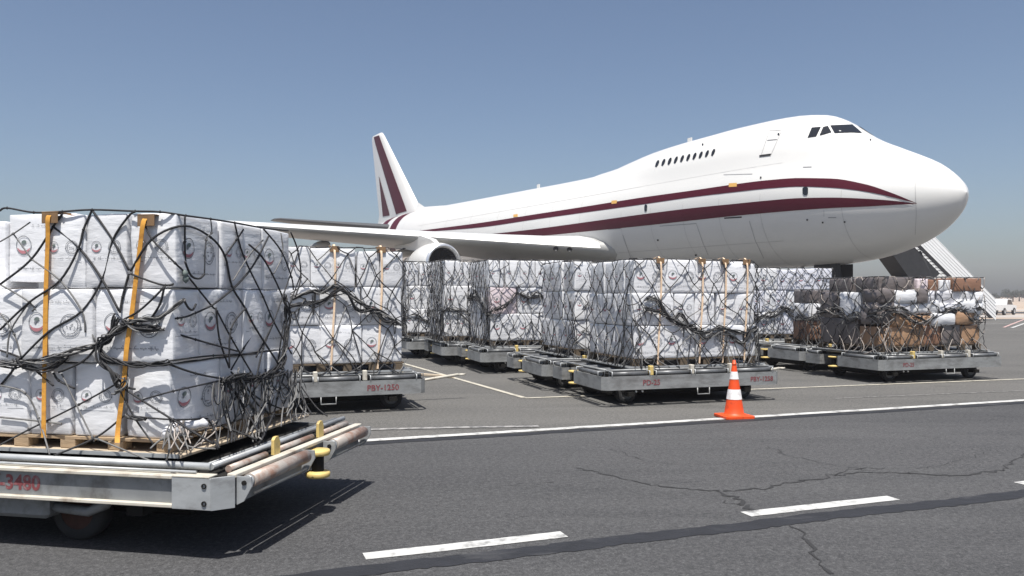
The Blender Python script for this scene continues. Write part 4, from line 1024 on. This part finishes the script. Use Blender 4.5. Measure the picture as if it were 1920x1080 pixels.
for sg in (1,-1):
    rows=[[Vector((v.x,v.y*sg,v.z)) for v in r] for r in loft(W_)]
    m=MB().grid(rows,0,True,sg>0); close_tip(m,rows[-1]); wg=m.build('wing','wing_grey',plane)
    le=[[v+Vector((-.02,0,.0)) for v in r[7:13]] for r in rows[1:-1]]
    for r in le:
        for k,v in enumerate(r): v.z+=.014
    MB().grid(le,0,True,sg>0).build('leading_edge','slat',wg)
    S=[[Vector((v.x,v.y*sg,v.z)) for v in r] for r in loft([(.6,56.8,9.6,7.35,1.0),(1.6,58.2,8.9,7.5,.9),(6,63.0,6.0,8.1,.6),(10.7,67.6,3.2,8.72,.32),(11.08,68.4,2.3,8.78,.16)])]
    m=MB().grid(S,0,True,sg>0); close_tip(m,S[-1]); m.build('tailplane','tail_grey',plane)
    # wing root fairing
    for t_,s_,z_,nm in ((5.4,24.0,3.42,'a'),(4.75,23.4,3.36,'b')):
        if sg>0: MB().lathe([(.001,-.02),(.16,-.02),(.17,.02),(.15,.05)],12,0,PI_@Matrix.Translation(PA@Vector((s_-.35,t_,z_)))@Matrix.Rotation(R(90),4,'X')).build('landing_light','black',wg)
    # engines
    for t_,s_,z_ in ((12.1,26.3,2.42),(21.2,34.0,3.0)):
        e=empty('engine'); e.parent=plane; e.location=(s_,t_*sg,z_); e.rotation_euler=(0,R(90),0)
        MB().lathe([(1.02,.18),(1.05,.06),(1.12,.0),(1.2,.04),(1.27,.16),(1.33,.5),(1.36,1.1),(1.33,1.9),(1.22,2.6),(1.1,3.1)],40).build('cowl','plane_white',e)
        MB().lathe([(1.0,.9),(1.0,.3),(1.02,.18),(1.055,.055),(1.12,-.006),(1.2,.034),(1.255,.12)],40).build('inlet_lip','bare',e)
        MB().lathe([(.998,.25),(.998,1.0),(.001,1.0)],32).build('inlet_duct','black',e)
        sp_=MB().lathe([(.001,.5),(.14,.6),(.26,.8),(.3,.97)],20); sp_.build('spinner','fan',e)
        fb_=MB()
        for k in range(22):
            a=2*math.pi*k/22; fb_.add([(.3*math.cos(a),.3*math.sin(a),.93),(.98*math.cos(a+.05),.98*math.sin(a+.05),.9),(.98*math.cos(a+.2),.98*math.sin(a+.2),.97),(.3*math.cos(a+.2),.3*math.sin(a+.2),.97)],[(0,1,2,3)])
        fb_.build('fan_blades','fan',e)
        MB().lathe([(1.08,3.08),(.8,3.1),(.78,4.2),(.62,5.2),(.5,5.25),(.3,5.6),(.001,5.9)],28).build('exhaust','bare',e)
        zl=interp([(w_[0],w_[3]) for w_ in W_],t_)-z_; sle=interp([(w_[0],w_[1]) for w_ in W_],t_)-s_
        pr=[(.9,1.28),(1.6,1.62),(sle+.2,zl+.12),(sle+3.6,zl-.1),(sle+4.2,zl-.5),(3.3,.9),(1.4,1.2)]
        pm=MB(); vs=[(-zz,-.22 if 0<i<5 else -.14,xx) for i,(xx,zz) in enumerate(pr)]+[(-zz,.22 if 0<i<5 else .14,xx) for i,(xx,zz) in enumerate(pr)]; n=len(pr)
        pm.add(vs,[tuple(range(n)),tuple(range(2*n-1,n-1,-1))]+[(i,n+i,n+(i+1)%n,(i+1)%n) for i in range(n)]); pm.build('pylon','plane_white',e)
    for t_,ss in ((7.2,33.5),(10,35.2),(15.5,38.2),(18.4,40)):
        mm=Matrix.Translation((ss,t_*sg,interp([(w_[0],w_[3]) for w_ in W_],t_)-.45))@Matrix.Rotation(R(90),4,'Y')
        MB().lathe([(.001,-.2),(.2,.3),(.32,1.2),(.34,2.2),(.2,3.8),(.001,5)],12,0,mm).build('flap_fairing','wing_grey',wg)
# fin
fa=[(7.9,53.2,13.8,1.1),(9.0,54.6,11.9,1.0),(9.6,55.6,10.7,.92),(18.3,64.7,3.75,.4),(18.75,65.25,3.1,.3),(18.85,65.6,2.6,.12)]
rows=[[Vector((sl_+x*c,y*th,z)) for x,y in FO] for z,sl_,c,th in fa]
m=MB().grid(rows,0,True,True); close_tip(m,rows[-1]); m.build('fin','plane_white',plane)
MB().grid([[Vector((48.5,0,9.02)),Vector((48.5,0,9.0))],[Vector((54,.22,9.35)),Vector((54,.5,8.8))],[Vector((55.6,.25,10)),Vector((55.6,.5,8.9))]],0,True).build('fin_fillet','plane_white',plane)
def fin_t(s,z):
    zs=[a[0] for a in fa]; sl_=interp([(a[0],a[1]) for a in fa],z); c=interp([(a[0],a[2]) for a in fa],z); th=interp([(a[0],a[3]) for a in fa],z)
    x=min(1,max(0,(s-sl_)/c)); y=5*(.2969*math.sqrt(x)-.126*x-.3516*x*x+.2843*x**3-.1036*x**4); return y*th*1.15+.03
def fin_strip(a0,a1,b0,b1):
    rows=[]
    for k in range(13):
        p=(lerp(a0[0],a1[0],k/12),lerp(a0[1],a1[1],k/12)); q=(lerp(b0[0],b1[0],k/12),lerp(b0[1],b1[1],k/12)); r=[]
        for j in range(5):
            v=pix_t(lerp(p[0],q[0],j/4),lerp(p[1],q[1],j/4),.3); r.append(Vector((v.x,fin_t(v.x,v.z),v.z)))
        rows.append(r)
    MB().grid(rows,0,True).build('fin_stripe','maroon',plane); MB().grid([[mir(v) for v in r] for r in rows],0,True,True).build('fin_stripe','maroon',plane)
fin_strip((697.8,257),(746.5,402),(709.5,253.5),(767,396)); fin_strip((708.5,330),(716,406),(710,333),(732.5,404))
# landing gear
def gear(nm,s_,t_,n,zt):
    g=empty(nm); g.parent=plane; g.location=(s_,t_,-PZ)
    MB().tube([(0,0,.62),(0,0,zt+PZ)],.17,14).build('strut','gear',g); MB().tube([(0,0,1.5),(1.1,0,zt+PZ)],.09,10).build('drag_brace','gear',g)
    for k in range(n):
        x=(k-(n-1)/2)*1.45
        MB().tube([(x,-.55,.62),(x,.55,.62)],.1,10).build('axle','gear',g)
        for d in (-.45,.45):
            w_=empty('wheel'); w_.parent=g; w_.location=(x,d,.62); w_.rotation_euler=(R(90),0,0)
            mw=MB().lathe([(.001,-.16),(.3,-.18),(.32,-.22),(.55,-.21),(.62,-.12),(.62,.12),(.55,.21),(.32,.22),(.3,.18),(.001,.16)],24); mw.m=[0 if i//24 in(2,3,4,5,6) else 1 for i in range(len(mw.f))]
            link('tyre_and_hub',mw.mesh('tyre_and_hub',['rubber','gear']),w_)
    if n>1: MB().tube([(-.75,0,.62),(.75,0,.62)],.13,10).build('bogie_beam','gear',g)
    return g
gear('nose_gear',7.9,0,1,2.2)
for d in (-.5,.5): MB().box((6.2,d-.02,1.2),(7.7,d+.02,1.95)).build('gear_door','black',plane)
for s_,t_ in ((31.6,5.5),(31.6,-5.5),(34.8,1.9),(34.8,-1.9)): gear('main_gear',s_,t_,2,2.6)

# ------------------------------------------------------------------ passenger stairs, white truck, cone
sb=P(1848,600); up=Vector((-.96,-.28,0)); sd_=Vector((.28,-.96,0))
stm=Matrix(((up.x,sd_.x,0,sb.x),(up.y,sd_.y,0,sb.y),(0,0,1,0),(0,0,0,1)))
stair=empty('passenger_stairs'); stair.matrix_world=stm; tag(stair,'white mobile passenger stairs with ribbed side panels behind the aircraft nose','stairs')
SLp=.80; SL=9.6
for sg in (-1,1):
    y=sg*.85
    m=MB(); pr=[(0,0.0),(SL,SL*SLp),(SL,SL*SLp+1.5),(0,1.5)]
    vs=[(x,y-.025,z) for x,z in pr]+[(x,y+.025,z) for x,z in pr]; m.add(vs,[(3,2,1,0),(4,5,6,7)]+[(i,(i+1)%4,4+(i+1)%4,4+i) for i in range(4)]); pn=m.build('side_panel','stair_white',stair)
    for k in range(1,6):
        z0=.25*k; MB().tube([(0,y+.03,z0),(SL,y+.03,SL*SLp+z0)],.012,5).build('rib','stair_white',pn)
    MB().tube([(0,y,1.56),(SL,y,SL*SLp+1.56)],.035,8).build('handrail','stair_white',stair)
    MB().prism([(.2,y-.06),(SL,y-.06),(SL,y+.06),(.2,y+.06)],0,.01)
    m=MB(); pr=[(.3,-.02),(SL,SL*SLp-.26),(SL,SL*SLp-.03),(.02,-.02)]
    pr=[(.55,.16),(SL,SL*SLp-.32),(SL,SL*SLp-.03),(.25,.16)]
    vs=[(x,y-.05,z) for x,z in pr]+[(x,y+.05,z) for x,z in pr]; m.add(vs,[(3,2,1,0),(4,5,6,7)]+[(i,(i+1)%4,4+(i+1)%4,4+i) for i in range(4)]); m.build('stringer','stair_dark',stair)
for k in range(36):
    x=.25+k*SL/36.6; MB().box((x,-.8,x*SLp-.02),(x+.28,.8,x*SLp+.02)).build('tread','stair_grey',stair)
MB().box((SL,-.9,SL*SLp-.1),(SL+2.2,.9,SL*SLp)).build('platform','stair_dark',stair)
for sg in (-1,1): MB().box((SL+.02,sg*.87-.02,SL*SLp+.01),(SL+2.2,sg*.87+.02,SL*SLp+1.2)).build('platform_panel','stair_white',stair)
MB().box((3.4,-1.0,.55),(SL+.6,1.0,.85),0,None,.03).build('chassis','stair_dark',stair)
for x in (4.4,8.6):
    for sg in (-1,1):
        w_=wheel(stair,x,sg*.95,.36,.22); 
for x0,z0,x1,z1 in ((4.2,.85,6.6,4.9),(7.6,.85,6.6,3.2),(6.0,.85,6.0,3.0)):
    for sg in (-1,1): MB().tube([(x0,sg*.7,z0),(x1,sg*.7,z1)],.09,8).build('support_leg','stair_dark',stair)
m=MB(); pr=[(4.9,3.35),(5.3,3.05),(7.6,3.1),(9.9,5.7),(9.9,7.3),(9.4,7.1)]; n=len(pr)
vs=[(x,-.78,z) for x,z in pr]+[(x,.78,z) for x,z in pr]; m.add(vs,[tuple(range(n)),tuple(range(2*n-1,n-1,-1))]+[(i,n+i,n+(i+1)%n,(i+1)%n) for i in range(n)]); m.build('lift_housing','stair_dark',stair)
MB().box((4.6,-.95,2.75),(8.0,.95,3.0),0,None,.05).build('lift_frame','stair_dark',stair)
tp=P(1862,590.5); truck=empty('pickup_truck',(tp.x+1.0,tp.y+.6,0),R(40)); tag(truck,'white pickup truck parked far off beyond the passenger stairs','truck')
b=MB(); pr=[(-1.9,.45),(1.9,.45),(1.95,.85),(1.0,.95),(.55,1.5),(-.45,1.52),(-.7,.98),(-1.9,.98)]
vs=[(x,-.8,z) for x,z in pr]+[(x,.8,z) for x,z in pr]; n=len(pr); b.add(vs,[tuple(range(n)),tuple(range(2*n-1,n-1,-1))]+[(i,n+i,n+(i+1)%n,(i+1)%n) for i in range(n)]); b.build('body','truck_white',truck)
for sg in (-1,1):
    m=MB(); y=sg*.806; pr=[(.9,.97),(.52,1.42),(-.35,1.44),(-.5,.99)]; m.add([(x,y,z) for x,z in pr],[(0,1,2,3)]); m.build('side_window','pane',truck)
    for x in (-1.2,1.25): wheel(truck,x,sg*.76,.34,.2,'rim')
m=MB(); m.add([(1.02,-.7,.975),(1.02,.7,.975),(.585,.64,1.475),(.585,-.64,1.475)],[(0,1,2,3)]); m.build('windscreen','pane',truck)
MB().box((1.94,-.75,.45),(2.02,.75,.62),0,None,.02).build('bumper','stair_dark',truck)
cp=P(1376.5,783); cone=empty('traffic_cone',(cp.x,cp.y,0),R(12)); tag(cone,'orange traffic cone with two white bands standing on the solid white line','cone')
hc=.80
MB().prism([(-.215,-.185),(-.185,-.215),(.185,-.215),(.215,-.185),(.215,.185),(.185,.215),(-.185,.215),(-.215,.185)],.009,.04).build('base','cone_orange',cone)
rc=lambda z:.138-.118*(z-.04)/(hc-.04)
cuts=[.04,.262,.4,.54,.645,hc]
for k,(a,b_) in enumerate(zip(cuts,cuts[1:])):
    m=MB(); wht=(k in(1,3)); e=.004 if wht else 0
    prf=[(rc(a)+e,a),(rc((a+b_)/2)+e,(a+b_)/2),(rc(b_)+e,b_)]
    if k==0: prf=[(.165,.041),(.148,.052)]+[(rc(.07),.07)]+prf[1:]
    if k==4: prf=prf[:-1]+[(.028,hc-.06),(.034,hc-.055),(.034,hc-.045),(.022,hc-.04),(.02,hc),(.012,hc+.004),(.001,hc+.004)]
    m.lathe(prf,28); m.build('white_band' if wht else 'orange_section','cone_white' if wht else 'cone_orange',cone)

# planks and wedge lying by the bay line
pk=P(825,707); pl=empty('wooden_board',(pk.x,pk.y,0),R(-35)); 
MB().box((-.55,-.06,.006),(.35,.05,.05),0,None,.004).build('board','plywood',pl); MB().box((-.5,.052,.006),(.3,.12,.035),0,None,.004).build('board','wood',pl)
tag(pl,'pale timber boards lying on the ground beside the bay line','board')

# ------------------------------------------------------------------ far trees
def far_tree(x,y,h,wd,seed,label):
    rg=random.Random(seed); t=empty('desert_tree',(x,y,-.012)); tag(t,label,'tree','desert trees on the horizon')
    tr=MB(); tr.tube([(0,0,0),(.08*h*rg.uniform(-.5,.5),0,h*.35),(.05*h,0,h*.6)],[.05*h,.035*h,.02*h],7)
    for k in range(4):
        a=rg.uniform(0,6.28); tr.tube([(0,0,h*.3),(math.cos(a)*wd*.3,math.sin(a)*wd*.3,h*.65)],[.02*h,.008*h],5)
    tr.build('trunk','bark',t)
    cl=MB(); cs=[(rg.gauss(0,wd*.26),rg.gauss(0,wd*.26),h*rg.uniform(.42,.85),rg.uniform(.16,.3)*h) for _ in range(9)]
    for k in range(420):
        c=rg.choice(cs); d=Vector((rg.gauss(0,1),rg.gauss(0,1),rg.gauss(0,.8))).normalized()*c[3]*rg.uniform(.5,1.05)
        p=Vector(c[:3])+d; p.z=max(p.z,.12*h); u=Vector((rg.gauss(0,1),rg.gauss(0,1),rg.gauss(0,1))).normalized()*h*.06; v=u.orthogonal().normalized()*h*.045
        cl.add([p-u,p+v,p+u,p-v],[(0,1,2,3)])
    cl.build('crown','leaf',t)
for k,(px,hh,ww) in enumerate(((1838,2.2,3.4),(1852,2.8,4),(1866,2.3,4),(1878,2.4,4.4),(1889,2.9,4),(1899,3.4,5),(1911,3.9,5.5),(1924,3.2,5),(1936,2.6,4.5),(1620,2.4,4),(1600,2.7,5))):
    Yt=290+12*((k*7)%5); far_tree((px-960)*Yt/F,Yt,hh*1.35,ww*1.5,100+k,['small','low','rounded','spreading','bushy','tall','broad','wide','short','slender','squat'][k]+' grey-green desert tree on the horizon, '+(f'{ORD[k]} to the right of the stairs' if k<9 else f'{ORD[k-9]} seen below the nose'))

# ------------------------------------------------------------------ dusty air
hz=MB().box((-320,-30,-1.1),(420,520,22.5)).build('haze','road'); hz['kind']='stuff'
hm=bpy.data.materials.new('dusty_air'); hm.use_nodes=True; n=hm.node_tree.nodes; n.remove(n['Principled BSDF'])
pv=n.new('ShaderNodeVolumePrincipled'); pv.inputs['Color'].default_value=(.95,.92,.96,1); pv.inputs['Density'].default_value=.0008; pv.inputs['Anisotropy'].default_value=.3
hm.node_tree.links.new(pv.outputs[0],n['Material Output'].inputs['Volume'])
hz.data.materials.clear(); hz.data.materials.append(hm)
